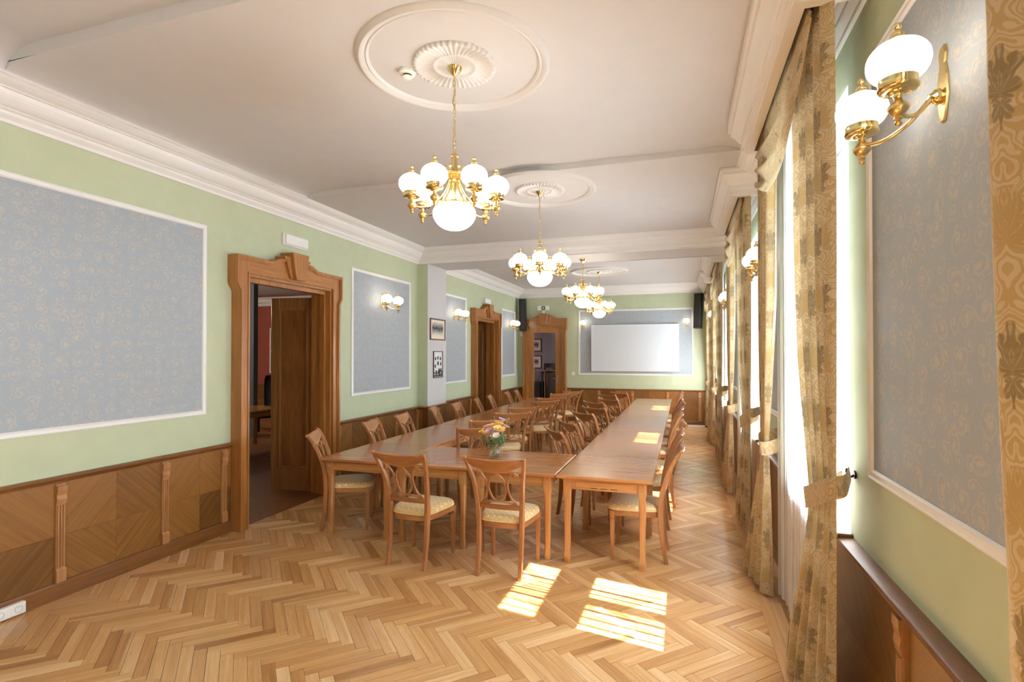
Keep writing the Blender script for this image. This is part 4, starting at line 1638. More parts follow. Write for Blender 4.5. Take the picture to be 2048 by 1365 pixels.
# ------------------------------------------------------------------ lamps
gl = curve([(0.034, -0.056, 0), (0.055, -0.049, 0), (0.071, -0.033, 0), (0.0795, -0.012, 0), (0.0795, 0.010, 0), (0.071, 0.031, 0), (0.053, 0.049, 0), (0.030, 0.058, 0), (0.0, 0.060, 0)], 22)
GLOBE = MB().lathe([(max(0, p.x), p.y) for p in gl], n=36).mesh('globe', M['globe'], True)
CAP = MB().lathe([(0.0, 0.0), (0.026, 0.0), (0.029, 0.004), (0.026, 0.010), (0.018, 0.016), (0.020, 0.020), (0.018, 0.026), (0.009, 0.032), (0.006, 0.038), (0.010, 0.042), (0.0115, 0.048), (0.009, 0.054), (0.0, 0.057)], n=16).mesh('globe_cap', M['brass'], 50)
CUP = MB().lathe([(0.008, -0.040), (0.013, -0.032), (0.014, -0.026), (0.024, -0.024), (0.028, -0.018), (0.046, -0.016), (0.052, -0.012), (0.054, -0.006), (0.050, -0.003), (0.050, 0.020), (0.053, 0.023), (0.050, 0.026), (0.046, 0.024), (0.045, 0.004), (0.0, 0.004)], n=24).mesh('globe_cup', M['brass'], 50)
DROP = MB().lathe([(0.0, -0.086), (0.007, -0.083), (0.0105, -0.076), (0.006, -0.068), (0.012, -0.063), (0.009, -0.055), (0.018, -0.049), (0.027, -0.038), (0.029, -0.029), (0.021, -0.018), (0.011, -0.011), (0.009, 0.0), (0.0, 0.0)], n=14).mesh('drop_finial', M['brass_dark'], 50)

STEM = MB()
STEM.rings([[(r * cos(2 * pi * k / 16) * (1 if k % 2 else 0.86), r * sin(2 * pi * k / 16) * (1 if k % 2 else 0.86), z) for k in range(16)] for r, z in ((0.019, 0.165), (0.019, 0.345), (0.019, 0.415), (0.019, 0.475))])
STEM.lathe([(0.0, 0.150), (0.030, 0.150), (0.022, 0.160), (0.027, 0.168), (0.020, 0.178), (0.019, 0.18)], n=16)
STEM.lathe([(0.022, 0.470), (0.026, 0.474), (0.026, 0.484), (0.016, 0.492), (0.011, 0.500), (0.0, 0.502)], n=16)
STEM = STEM.mesh('stem', M['brass'], 30)
GAL = MB().lathe([(0.020, 0.345), (0.034, 0.348), (0.036, 0.356), (0.030, 0.362), (0.030, 0.378), (0.040, 0.384), (0.058, 0.390), (0.062, 0.397), (0.058, 0.404), (0.022, 0.404)], n=24)
for k in range(7):
    a = 2 * pi * k / 7
    GAL.lathe([(0.006, 0.400), (0.009, 0.404), (0.006, 0.412), (0.006, 0.428), (0.011, 0.434), (0.012, 0.441), (0.009, 0.448), (0, 0.450)], (0.062 * cos(a), 0.062 * sin(a), 0), 10)
GAL = GAL.mesh('gallery', M['brass_dark'], 45)
bw = curve([(0.0, 0.0, 0), (0.042, 0.005, 0), (0.080, 0.019, 0), (0.110, 0.043, 0), (0.131, 0.074, 0), (0.138, 0.102, 0), (0.134, 0.128, 0), (0.121, 0.146, 0), (0.104, 0.156, 0)], 26)
BOWL = MB().lathe([(max(0, p.x), p.y) for p in bw], n=52).mesh('bowl', M['bowl'], True)
BRING = MB().lathe([(0.0, 0.150), (0.112, 0.150), (0.118, 0.156), (0.118, 0.168), (0.108, 0.172), (0.03, 0.172), (0.0, 0.172)], n=32).mesh('bowl_ring', M['brass'], 40)
AR = 0.272
apts = curve([(0.036, 0, 0.335), (0.044, 0, 0.295), (0.074, 0, 0.230), (0.120, 0, 0.175), (0.180, 0, 0.135), (0.235, 0, 0.130), (0.262, 0, 0.146), (AR, 0, 0.170)], 26)
ARM = MB().tube(apts, 0.0056, 8).mesh('arm', M['brass'], True)
CANOPY = MB().lathe([(0.0, 0.0), (0.058, 0.0), (0.060, -0.008), (0.050, -0.020), (0.046, -0.034), (0.034, -0.046), (0.026, -0.060), (0.014, -0.070), (0.007, -0.078), (0.006, -0.105), (0.0, -0.107)], n=20).mesh('canopy', M['brass'], 50)


def chain_mesh(L):
    b = MB()
    p, n = 0.030, max(1, int(L / 0.030))
    p = L / n
    for k in range(n):
        z = -(k + 0.5) * p
        pts = []
        for i in range(12):
            a = 2 * pi * i / 12
            u, w = 0.0085 * cos(a), (p * 0.62) * math.copysign(abs(sin(a)) ** 0.8, sin(a))
            pts.append((u, 0, z + w) if k % 2 else (0, u, z + w))
        b.tube(pts, 0.0023, 5, loop=True)
    return b.mesh('chain', M['brass'], True)


def chandelier(x, y, zc, zbot, turn, label):
    t = thing('chandelier', label, 'chandelier', (x, y, zc), R(turn), group='brass chandeliers with opal globes')
    link('canopy', CANOPY, t)
    body = zbot - zc
    link('stem', STEM, t, (0, 0, body))
    link('gallery', GAL, t, (0, 0, body - 0.040))
    link('bowl', BOWL, t, (0, 0, body))
    link('bowl_ring', BRING, t, (0, 0, body))
    top = -0.105
    L = top - (body + 0.502)
    link('chain', chain_mesh(L), t, (0, 0, top))
    cp = curve([(0.004, 0, top + 0.01)] + [(0.011 * (1 if k % 2 else -1), 0.008 * cos(k * 1.7), top - L * k / 7) for k in range(1, 7)] + [(0.004, 0, body + 0.50)], 50)
    MB().tube(cp, 0.0028, 6).build('cord', M['cable'], t, smooth=True)
    for k in range(7):
        a = 2 * pi * k / 7
        ar = link('arm', ARM, t, (0, 0, body), (0, 0, a))
        link('globe_cup', CUP, ar, (AR, 0, 0.202))
        link('drop_finial', DROP, ar, (AR, 0, 0.168))
        link('globe', GLOBE, ar, (AR, 0, 0.272))
        link('globe_cap', CAP, ar, (AR, 0, 0.331))
    return t


chandelier(-1.390, 3.105, Z1, 2.60, -40.2, 'brass chandelier under the first ceiling rosette, largest and closest')
chandelier(-1.485, 5.60, Z2, 2.55, -75.1, 'brass chandelier under the second ceiling rosette')
chandelier(-1.56, 8.655, ZC, 2.575, -54.1, 'brass chandelier on a short chain under the ceiling beam')
chandelier(-1.71, 11.45, Z2, 2.60, -55.8, 'brass chandelier of the last bay before the projection screen')


def sconce(x, y, z, rz, label, double=True):
    """wall lamp; local -y points into the room, origin on the wall at globe height"""
    t = thing('wall_sconce', label, 'wall lamp', (x, y, z), R(rz), group='brass wall sconces')
    P = [(-0.014, 0.11), (-0.026, 0.08), (-0.018, 0.05), (-0.030, 0.01), (-0.036, -0.05), (-0.024, -0.10), (-0.012, -0.13), (0.012, -0.13), (0.024, -0.10), (0.036, -0.05), (0.030, 0.01), (0.018, 0.05), (0.026, 0.08), (0.014, 0.11)]
    MB().prism(P, 'y', -0.014, 0).build('backplate', M['brass_dark'], t, bevel=0.004, fix=True)
    MB().lathe([(0.0, -0.052), (0.010, -0.050), (0.014, -0.042), (0.024, -0.034), (0.026, -0.024), (0.018, -0.012), (0.0, -0.012)], (0, 0, -0.05), 14, 'y').build('boss', M['brass'], t, smooth=50, fix=True)
    heads = ((-0.165, -0.185), (0.165, -0.185)) if double else ((0.0, -0.16),)
    for hx, hy in heads:
        if double:
            pts = [(hx * 0.08, -0.045, -0.055), (hx * 0.25, -0.085, -0.105), (hx * 0.55, -0.135, -0.135), (hx * 0.85, hy * 0.96, -0.128), (hx, hy, -0.100)]
        else:
            pts = [(0, -0.045, -0.055), (0, -0.080, -0.110), (0, -0.125, -0.130), (0, hy, -0.100)]
        ar = MB().tube(curve(pts, 18), 0.0072, 8).build('arm', M['brass'], t, smooth=True)
        link('globe_cup', CUP, ar, (hx, hy, -0.070))
        link('drop_finial', DROP, ar, (hx, hy, -0.104))
        link('globe', GLOBE, ar, (hx, hy, 0.0))
        link('globe_cap', CAP, ar, (hx, hy, 0.059))
    return t


sconce(XL, 7.12, 2.645, 90, 'twin-globe brass wall lamp on the grey paper beside the open double door')
sconce(XL, 9.80, 2.645, 90, 'twin-globe brass wall lamp just past the pillar with the framed pictures')
sconce(XL, 13.36, 2.645, 90, 'twin-globe brass wall lamp on the grey field beside the black loudspeaker')
sconce(-2.53, YF, 2.665, 0, 'single-globe brass wall lamp between the glazed door and the screen', False)
sconce(0.10, YF, 2.665, 0, 'single-globe brass wall lamp between the screen and the curtains', False)
sconce(XR, 1.98, 2.66, -90, 'big twin-globe brass wall lamp close to the camera on the window wall')
sconce(XR, 5.10, 2.66, -90, 'twin-globe brass wall lamp between the first and second window')
sconce(XR, 8.45, 2.66, -90, 'twin-globe brass wall lamp between the second and third window')
sconce(XR, 11.80, 2.66, -90, 'twin-globe brass wall lamp between the third and last window')

# ------------------------------------------------------------------ ceiling rosettes
def rosette_meshes():
    ring = MB().lathe([(0.535, 0.0), (0.540, -0.012), (0.552, -0.018), (0.560, -0.012), (0.568, -0.016), (0.582, -0.028), (0.596, -0.028), (0.602, -0.020), (0.614, -0.014), (0.620, 0.0)], n=96, cap=False)
    b = MB()
    n, petals = 44 * 6, 44
    rs = []
    for r, z, f in ((0.265, 0.002, 0), (0.264, -0.010, 1), (0.255, -0.022, 1), (0.243, -0.024, 1), (0.232, -0.016, 1.2), (0.19, -0.011, 1.2), (0.145, -0.009, 0.8), (0.138, -0.016, 0), (0.130, -0.018, 0),
                    (0.122, -0.012, 0), (0.10, -0.012, 0.5), (0.06, -0.018, 0.5), (0.03, -0.024, 0)):
        ring_ = []
        for k in range(n):
            a = 2 * pi * k / n
            w = cos(a * petals)
            rr = r * (1 + 0.018 * f * w) if r > 0.25 else r
            ring_.append((rr * cos(a), rr * sin(a), z - 0.006 * f * w))
        rs.append(ring_)
    b.rings(rs, cap=False)
    return ring.mesh('outer_ring', M['plasterboard'], 50), b.mesh('medallion', M['plasterboard'], 60)


RING, MEDAL = rosette_meshes()
for k, (x, y, z, lab) in enumerate(((-1.390, 3.105, Z1, 'white plaster rosette with fluted medallion, the large one above the closest chandelier'),
                                    (-1.485, 5.60, Z2, 'white plaster rosette on the ceiling above the second chandelier'),
                                    (-1.71, 11.45, Z2, 'white plaster rosette of the last bay, beyond the beam'))):
    t = thing('ceiling_rosette', lab, 'ceiling rosette', (x, y, z), group='plaster ceiling rosettes')
    link('outer_ring', RING, t)
    link('medallion', MEDAL, t)

t = thing('smoke_detector', 'white round smoke detector on the ceiling inside the first rosette ring', 'smoke detector', (-1.715, 3.075, Z1))
MB().lathe([(0.0, 0.0), (0.056, 0.0), (0.058, -0.010), (0.054, -0.022), (0.036, -0.030), (0.0, -0.030)], n=24).build('base', M['white_plastic'], t, smooth=40)
MB().lathe([(0.030, -0.030), (0.030, -0.040), (0.0, -0.040)], n=20).build('vent_band', M['black'], t, smooth=40)
MB().lathe([(0.0, -0.038), (0.033, -0.040), (0.034, -0.046), (0.026, -0.052), (0.0, -0.053)], n=24).build('cap', M['white_plastic'], t, smooth=40)

# ------------------------------------------------------------------ wall fittings
for y, lab in ((5.18, 'white emergency light above the open double door by the bouquet table'), (11.66, 'white emergency light above the far door in the long wall')):
    t = thing('emergency_light', lab, 'emergency light', (XL, y, 3.145 if y < 8 else 3.06))
    MB().box(0, 0.03, -0.20, 0.20, -0.068, 0.068).build('housing', M['white_plastic'], t, bevel=0.004)
    MB().box(0.03, 0.055, -0.188, 0.188, -0.056, 0.056).build('diffuser', M['white_trim'], t, bevel=0.006)

t = thing('exit_sign', 'white exit plate with green arrow square above the glazed door', 'exit sign', (-3.66, YF, 3.10))
MB().box(-0.17, 0.17, -0.03, 0, -0.062, 0.062).build('plate', M['white_plastic'], t, bevel=0.004)
p = MB().box(-0.05, 0.05, -0.033, -0.028, -0.05, 0.05).build('green_square', M['green_sign'], t)
MB().prism([(-0.010, 0.032), (0.010, 0.032), (0.010, 0.0), (0.026, 0.0), (0.0, -0.034), (-0.026, 0.0), (-0.010, 0.0)], 'y', -0.036, -0.032).build('arrow', M['white_plastic'], p, fix=True)
tag(MB().lathe([(0.0, -0.05), (0.022, -0.046), (0.038, -0.034), (0.044, -0.016), (0.044, 0.0), (0.0, 0.0)], (0, 0, 0), 18, 'y').build('motion_sensor', M['white_plastic'], smooth=60, loc=(-3.66, YF, 2.985), fix=True),
    'white domed motion sensor under the green exit plate', 'sensor')
t = thing('light_switch', 'white light switch on the green wall beside the glazed door', 'switch', (-2.83, YF, 1.29))
MB().box(-0.042, 0.042, -0.010, 0, -0.042, 0.042).build('plate', M['white_plastic'], t, bevel=0.003)
MB().box(-0.028, 0.028, -0.016, -0.008, -0.028, 0.028).build('rocker', M['white_trim'], t, bevel=0.002)

t = thing('projection_screen', 'large flat white projection screen on the far wall', 'screen', (-1.20, YF, 1.985))
MB().box(-1.115, 1.115, -0.06, -0.035, -0.605, 0.605).build('screen_surface', M['screen'], t, bevel=0.002)
b = MB()
for (a, c, e, f) in ((-1.12, 1.12, 0.60, 0.612), (-1.12, 1.12, -0.612, -0.60), (-1.122, -1.11, -0.612, 0.612), (1.11, 1.122, -0.612, 0.612)):
    b.box(a, c, -0.064, -0.030, e, f)
b.build('edge_frame', M['white_plastic'], t)
for x in (-0.7, 0.7):
    MB().box(x - 0.05, x + 0.05, -0.035, 0, -0.3, 0.3).build('wall_bracket', M['grey_plastic'], t)


def speaker(x, y, z, rz, label):
    t = thing('column_speaker', label, 'loudspeaker', (x, y, z), R(rz))
    t.rotation_euler = (R(-5), 0, R(rz))
    b = MB()
    b.prism([(-0.085, 0.0), (-0.10, -0.12), (-0.085, -0.155), (0.085, -0.155), (0.10, -0.12), (0.085, 0.0)], 'z', -0.44, 0.44)
    b.build('cabinet', M['black'], t, bevel=0.006, fix=True)
    MB().box(-0.078, 0.078, -0.163, -0.153, -0.42, 0.42).build('grille', M['dark'], t, bevel=0.003)
    MB().box(-0.03, 0.03, 0, 0.07, -0.06, 0.06).build('bracket', M['grey_plastic'], t)
    return t


speaker(-4.24, 14.06, 2.90, 30, 'tall black column loudspeaker in the corner by the glazed door')
speaker(0.42, 14.08, 2.895, -25, 'tall black column loudspeaker behind the last curtain by the screen')
tag(MB().box(-0.035, 0.035, -0.05, 0, -0.075, 0.075).build('alarm_detector', M['white_plastic'], bevel=0.008, segs=2, loc=(-4.29, YF, 2.39)), 'small white alarm detector under the corner loudspeaker', 'sensor')


def engraving(name):
    """faded monochrome view: darker trees along the middle, pale ground and sky"""
    m = N(name)
    x, _, z = m.sep(m.coord())
    v = m.comb(x, z, 0.0)
    a = m.noise(m.mapping(v, scale=(22, 16, 1)), 1.0, 6, 0.75)
    bandf = m.math('SUBTRACT', 1.0, m.math('MULTIPLY', m.math('ABSOLUTE', m.math('SUBTRACT', z, 0.02)), 9.0), clamp=True)
    f = m.math('ADD', m.math('MULTIPLY', a, 0.9), m.math('MULTIPLY', bandf, 0.38))
    c = m.ramp(f, [(0.42, srgb(214, 210, 200)), (0.62, srgb(150, 148, 142)), (0.82, srgb(48, 48, 50))])
    m.link(c, m.b.inputs['Base Color'])
    m.b.inputs['Roughness'].default_value = 0.7
    return m.m


M['frame_brown'] = plain('dark_brown_frame', srgb(82, 46, 30), 0.35, coat=0.3)
M['mat_cream'] = plain('cream_picture_mat', srgb(226, 212, 192), 0.8)
M['print_white'] = plain('white_print_paper', srgb(222, 222, 224), 0.8)
M['print_dark'] = plain('black_printing', srgb(40, 42, 46), 0.8)
M['print_mid'] = plain('grey_printing', srgb(112, 116, 120), 0.8)
M['engraving'] = engraving('grey_engraving')


def picture(root, w, h, fw, mat):
    b = MB()
    b.box(-w, -w + fw, -0.022, 0, -h, h)
    b.box(w - fw, w, -0.022, 0, -h, h)
    b.box(-w + fw, w - fw, -0.022, 0, -h, -h + fw)
    b.box(-w + fw, w - fw, -0.022, 0, h - fw, h)
    b.build('frame', M['frame_brown'], root, bevel=0.003)
    return MB().box(-w + fw, w - fw, -0.008, 0, -h + fw, h - fw).build('mat', mat, root)


t = thing('framed_picture', 'framed grey engraving with cream mat, upper picture on the white pillar', 'picture', (XP, 8.66, 2.258), R(90))
m_ = picture(t, 0.305, 0.192, 0.022, M['mat_cream'])
MB().box(-0.225, 0.225, -0.0095, -0.007, -0.105, 0.125).build('print', M['engraving'], m_)
t = thing('framed_picture', 'narrow framed sheet of oval portraits over a townscape, lower picture on the pillar', 'picture', (XP, 8.67, 1.628), R(90))
m_ = picture(t, 0.190, 0.240, 0.016, M['print_white'])
for (x, z, s) in ((-0.10, 0.105, 1), (0.0, 0.118, 1), (0.10, 0.105, 1), (0.0, 0.02, 1.2), (-0.11, -0.03, 1), (0.11, 0.01, 1)):
    MB().rings([[(x + 0.026 * s * cos(2 * pi * k / 18), y, z + 0.034 * s * sin(2 * pi * k / 18)) for k in range(18)] for y in (-0.0075, -0.0095)]).build('oval_portrait', M['print_dark'], m_)
rnd = random.Random(4)
P = [(-0.168, -0.218)]
x = -0.168
while x < 0.16:
    z = -0.13 + rnd.uniform(-0.03, 0.03) + (0.035 if -0.02 < x < 0.12 else 0)
    P += [(x, z), (x + 0.012, z + rnd.uniform(0, 0.02)), (x + 0.022, z)]
    x += 0.024
P += [(0.168, -0.14), (0.168, -0.218)]
MB().prism(P, 'y', -0.0095, -0.0075).build('townscape', M['print_dark'], m_, fix=True)
b = MB()
for k in range(14):
    bx, bz = rnd.uniform(-0.155, 0.13), rnd.uniform(-0.205, -0.15)
    b.box(bx, bx + rnd.uniform(0.01, 0.03), -0.0103, -0.009, bz, bz + rnd.uniform(0.008, 0.02))
b.build('townscape_walls', M['print_white'], m_)

# socket strip on the baseboard and a power strip by the far wall
M['socket_grey'] = plain('pale_grey_plastic', srgb(186, 188, 192), 0.4)
t = thing('socket_strip', 'white multiple socket strip on the baseboard at the lower corner of the room', 'socket', (XL + 0.024, 2.30, 0.055))
MB().box(0, 0.038, -0.17, 0.17, -0.040, 0.040).build('housing', M['white_plastic'], t, bevel=0.007, segs=2)
for k in (-1, 0, 1):
    s = MB().lathe([(0.0, 0.037), (0.024, 0.037), (0.024, 0.040), (0.021, 0.040), (0.019, 0.032), (0.0, 0.032)], (0, k * 0.105 + 0.02, 0), 20, 'x').build('socket', M['socket_grey'], t, smooth=40, fix=True)
    for dy in (-0.0095, 0.0095):
        MB().lathe([(0.0, 0.031), (0.003, 0.031), (0.003, 0.034), (0.0, 0.034)], (0, k * 0.105 + 0.02 + dy, 0), 8, 'x').build('pin_hole', M['dark'], s)
    MB().lathe([(0.0, 0.031), (0.0035, 0.031), (0.003, 0.041), (0.0, 0.042)], (0, k * 0.105 + 0.02, 0.012), 8, 'x').build('earth_pin', M['chrome'], s)
t = thing('power_strip', 'white power strip lying on the floor by the far wall', 'power strip', (0.33, 13.95, 0.0), R(4))
MB().box(-0.20, 0.20, -0.03, 0.03, 0.0, 0.05).build('housing', M['white_plastic'], t, bevel=0.006, segs=2)
for k in range(4):
    MB().lathe([(0.020, 0.0), (0.020, 0.0525), (0.017, 0.0525), (0.015, 0.046), (0.0, 0.046)], (-0.14 + 0.085 * k, 0, 0), 14).build('socket', M['grey_plastic'], t)
tag(MB().tube(curve([(0.52, 13.95, 0.03), (0.60, 13.90, 0.008), (0.66, 13.97, 0.008), (0.60, 14.06, 0.008), (0.50, 14.02, 0.010), (0.42, 14.08, 0.008)], 40), 0.006, 6).build('power_cable', M['black'], smooth=True),
    'black cable curled on the floor beside the white power strip', 'cable')

# ------------------------------------------------------------------ vase and flowers
VX, VY = -1.80, 5.03
VP = [(0.0, 0.0), (0.036, 0.0), (0.040, 0.004), (0.050, 0.022), (0.056, 0.045), (0.054, 0.070), (0.043, 0.100), (0.033, 0.125), (0.030, 0.145), (0.034, 0.165), (0.044, 0.180), (0.042, 0.180), (0.032, 0.165), (0.028, 0.145), (0.031, 0.125), (0.041, 0.100), (0.051, 0.070), (0.053, 0.045), (0.047, 0.024), (0.036, 0.008), (0.0, 0.006)]
b = MB()
b.rings([[(1.22 * r * (1 + 0.035 * cos(12 * 2 * pi * k / 72 + z * 10)) * cos(2 * pi * k / 72), 1.22 * r * (1 + 0.035 * cos(12 * 2 * pi * k / 72 + z * 10)) * sin(2 * pi * k / 72), z) for k in range(72)] for r, z in VP], cap=False)
v = b.build('flower_vase', M['vase_glass'], smooth=60, loc=(VX, VY, TH))
tag(v, 'fluted clear glass vase holding the bouquet on the front table', 'vase')
w = MB().lathe([(0.0, 0.008), (0.042, 0.010), (0.056, 0.025), (0.063, 0.045), (0.060, 0.070), (0.055, 0.088), (0.0, 0.088)], n=24).build('water', M['vase_glass'], v, smooth=50)

M['stem_green'] = plain('green_stem', srgb(164, 184, 112), 0.5)
M['leaf_green'] = plain('leaf_green', srgb(84, 128, 74), 0.5, mottled=0.25)
M['leaf_pale'] = plain('pale_green_sprig', srgb(160, 172, 104), 0.6, mottled=0.2)


def petal_mat(name, a, b_):
    m = N(name)
    f = m.noise(m.coord(), 26, 3)
    m.link(m.ramp(f, [(0.3, a), (0.7, b_)]), m.b.inputs['Base Color'])
    m.b.inputs['Roughness'].default_value = 0.55
    m.b.inputs['Subsurface Weight'].default_value = 0.0
    m.b.inputs['Sheen Weight'].default_value = 0.2
    return m.m


M['yellow'] = petal_mat('yellow_petals', srgb(248, 202, 70), srgb(254, 224, 124))
M['apricot'] = petal_mat('apricot_petals', srgb(246, 200, 112), srgb(254, 228, 160))
M['pink'] = petal_mat('pink_petals', srgb(238, 186, 198), srgb(250, 222, 226))
M['white_petal'] = petal_mat('white_petals', srgb(236, 226, 222), srgb(250, 246, 240))
M['lavender'] = petal_mat('lavender_petals', srgb(196, 190, 214), srgb(226, 222, 236))


def bloom(r, layers, tight, seed):
    """many-petalled bloom opening along +z"""
    rnd = random.Random(seed)
    b = MB()
    for li in range(layers):
        t = li / max(1, layers - 1)
        n = max(3, int(lerp(9, 4, t)))
        for k in range(n):
            a = 2 * pi * (k + 0.5 * (li % 2)) / n + rnd.uniform(-0.15, 0.15)
            L = r * lerp(1.05, 0.62, t) * rnd.uniform(0.92, 1.08)
            open_ = lerp(1.05 - 0.5 * tight, 0.12, t)
            wd = L * lerp(0.62, 0.7, t)

            def fn(u, v, a=a, L=L, open_=open_, wd=wd):
                s = u * 2 - 1
                w_ = wd * sqrt(max(0.0, sin(pi * min(0.98, 0.08 + v * 0.88)))) * s
                th = open_ * (v ** 0.8) * 1.45
                rad = L * (0.10 + 0.9 * sin(th * 0.9) * v) if open_ > 0.3 else L * (0.12 + 0.45 * v * open_ + 0.20 * sin(pi * v))
                z = L * 0.95 * v * cos(th * 0.6) + 0.10 * L * s * s
                ruf = 0.06 * L * sin(s * 5 + a * 3) * v
                x_, y_ = rad + ruf, w_
                # wrap the width round the axis
                ang = a + y_ / max(0.35 * L, rad + 0.25 * L)
                return (x_ * cos(ang), x_ * sin(ang), z)
            b.grid(fn, 6, 5)
    b.uv = [None] * len(b.f)
    return b


def flower(name, label, mat, pos, r, layers, tight, seed, tilt=(0, 0)):
    """pos: bloom base relative to the vase foot"""
    t = thing(name, label, 'flower', (VX, VY, TH), 0, 'cut flowers in the bouquet')
    p = Vector(pos)
    base = Vector((-p.x * 0.42, -p.y * 0.42, 0.015))
    neck = Vector((p.x * 0.16, p.y * 0.16, 0.145))
    MB().tube(curve([base, neck, p * 0.6 + Vector((0, 0, p.z * 0.10)), p], 16), 0.0027, 6).build('stem', M['stem_green'], t, smooth=True)
    d = (p - Vector((0, 0, 0.10))).normalized()
    r *= 1.16
    o = bloom(r, layers, tight, seed).build('bloom', mat, t, smooth=True, loc=p - d * r * 0.2)
    o.rotation_euler = d.to_track_quat('Z', 'Y').to_euler()
    return t


flower('pink_peony', 'pink peony at the top left of the bouquet', M['pink'], (-0.052, -0.020, 0.300), 0.052, 5, 0.2, 1)
flower('pink_peony', 'pink peony at the crown of the bouquet, behind the yellow blooms', M['pink'], (0.000, 0.030, 0.335), 0.050, 5, 0.3, 2)
flower('pink_peony', 'bright pink peony low at the front of the bouquet', M['pink'], (-0.015, -0.085, 0.262), 0.052, 5, 0.2, 3)
flower('yellow_ranunculus', 'deep yellow ranunculus in the upper middle of the bouquet', M['yellow'], (-0.005, -0.045, 0.310), 0.042, 6, 0.5, 4)
flower('yellow_ranunculus', 'deep yellow ranunculus beside the lavender bloom', M['yellow'], (0.048, -0.010, 0.322), 0.042, 6, 0.5, 5)
flower('apricot_rose', 'large apricot rose at the front of the bouquet', M['apricot'], (0.060, -0.070, 0.272), 0.056, 7, 0.5, 6)
flower('yellow_tulip', 'drooping yellow tulip at the low outer edge of the bouquet', M['yellow'], (-0.108, -0.050, 0.252), 0.042, 2, 0.95, 7)
flower('white_tulip', 'white tulip hanging low under the apricot rose', M['white_petal'], (0.045, -0.105, 0.222), 0.042, 2, 0.95, 8)
flower('lavender_bloom', 'pale lavender bloom at the top of the bouquet', M['lavender'], (0.060, 0.030, 0.355), 0.046, 3, 0.8, 9)
flower('pink_peony', 'small pink bloom at the back of the bouquet by the pale sprig', M['pink'], (0.092, 0.030, 0.300), 0.038, 4, 0.4, 10)


def sprig(name, label, mat, pos, n, size, seed, spread):
    rnd = random.Random(seed)
    t = thing(name, label, 'foliage', (VX, VY, TH), 0, 'greenery in the bouquet')
    p = Vector(pos)
    pts = curve([Vector((-p.x * 0.2, -p.y * 0.2, 0.02)), Vector((p.x * 0.15, p.y * 0.15, 0.145)), p * 0.62 + Vector((0, 0, p.z * 0.06)), p], 22)
    MB().tube(pts, 0.0018, 5).build('stem', M['stem_green'], t, smooth=True)
    b = MB()
    for k in range(n):
        q = pts[10 + int(11.99 * rnd.random())] + Vector((rnd.gauss(0, spread), rnd.gauss(0, spread), rnd.gauss(0, spread * 0.8)))
        d = Vector((rnd.gauss(0, 1), rnd.gauss(0, 1), rnd.gauss(0.3, 0.8))).normalized()
        s = d.cross(Vector((rnd.gauss(0, 1), rnd.gauss(0, 1), rnd.gauss(0, 1)))).normalized()
        L = size * rnd.uniform(0.6, 1.3)
        b.add([q, q + d * L * 0.4 + s * L * 0.2, q + d * L, q + d * L * 0.4 - s * L * 0.2], [(0, 1, 2, 3)])
    o = b.build('leaves', mat, t)
    o['kind'] = 'stuff'
    return t


sprig('fern_sprig', 'feathery dark green sprig low at the camera-left side of the vase mouth', M['leaf_green'], (-0.085, -0.060, 0.205), 110, 0.028, 21, 0.020)
sprig('fern_sprig', 'feathery dark green sprig under the apricot rose', M['leaf_green'], (0.105, -0.045, 0.215), 120, 0.028, 22, 0.022)
sprig('fern_sprig', 'dark green sprig behind the white tulip', M['leaf_green'], (0.02, -0.02, 0.23), 90, 0.028, 23, 0.024)
sprig('pale_sprig', 'pale yellow-green flowering sprig rising at the window side of the bouquet', M['leaf_pale'], (0.125, 0.02, 0.375), 80, 0.016, 24, 0.012)
sprig('pale_sprig', 'thin pale bud stem rising above the pink crown of the bouquet', M['leaf_pale'], (-0.015, 0.02, 0.415), 8, 0.014, 25, 0.004)

# ------------------------------------------------------------------ adjoining rooms seen through the doors
M['red_wall'] = plain('red_wall_paint', srgb(150, 72, 58), 0.75)
M['slate_wall'] = plain('slate_wall_paint', srgb(96, 104, 118), 0.8)


def red_paper():
    m = N('burgundy_floral_wallpaper')
    x, _, z = m.sep(m.coord())
    v = m.comb(x, z, 0.0)
    vo = m.add('ShaderNodeTexVoronoi', voronoi_dimensions='2D')
    m.link(v, vo.inputs['Vector'])
    vo.inputs['Scale'].default_value = 8
    f = m.math('MULTIPLY', m.math('SUBTRACT', 0.34, vo.outputs['Distance']), 14.0, clamp=True)
    n = m.noise(v, 40, 2)
    f = m.math('MULTIPLY', f, m.math('MULTIPLY', m.math('SUBTRACT', n, 0.42), 12.0, clamp=True))
    m.link(m.mix(f, srgb(96, 40, 44), srgb(226, 190, 172)), m.b.inputs['Base Color'])
    m.b.inputs['Roughness'].default_value = 0.7
    return m.m


M['red_paper'] = red_paper()
AX0, AX1, AY0, AY1, AZ = -13.6, XL - 0.2, 3.0, 13.0, 3.6
b = MB()
b.box(AX0 - 0.2, AX0, AY0, AY1, 0, AZ)
b.box(AX0, AX1, AY0 - 0.2, AY0, 0, AZ)
wa = struct('wall_annex', b, M['slate_wall'])
b = MB().box(AX0, AX1, AY1, AY1 + 0.2, 0, AZ)
wr = struct('wall_annex_end', b, M['red_wall'])
struct('wall_annex_pier', MB().box(-9.75, -8.87, 9.2, 9.32, 0, AZ), M['slate_wall'])
struct('floor_annex', MB().box(AX0 - 0.2, AX1, AY0 - 0.2, AY1 + 0.2, -0.1, -0.004), M['wain_x'])
struct('ceiling_annex', MB().box(AX0 - 0.2, AX1, AY0 - 0.2, AY1 + 0.2, AZ, AZ + 0.2), M['white'])
struct('beam_annex', MB().box(AX0, AX1, 6.3, 6.7, 3.1, AZ), M['slate_wall'])
b = MB().prism([(AY1 - d, z - 0.10) for d, z in CROWN] + [(AY1, 3.53)], 'x', AX0, AX1)
struct('trim_5', b, M['white_trim'])
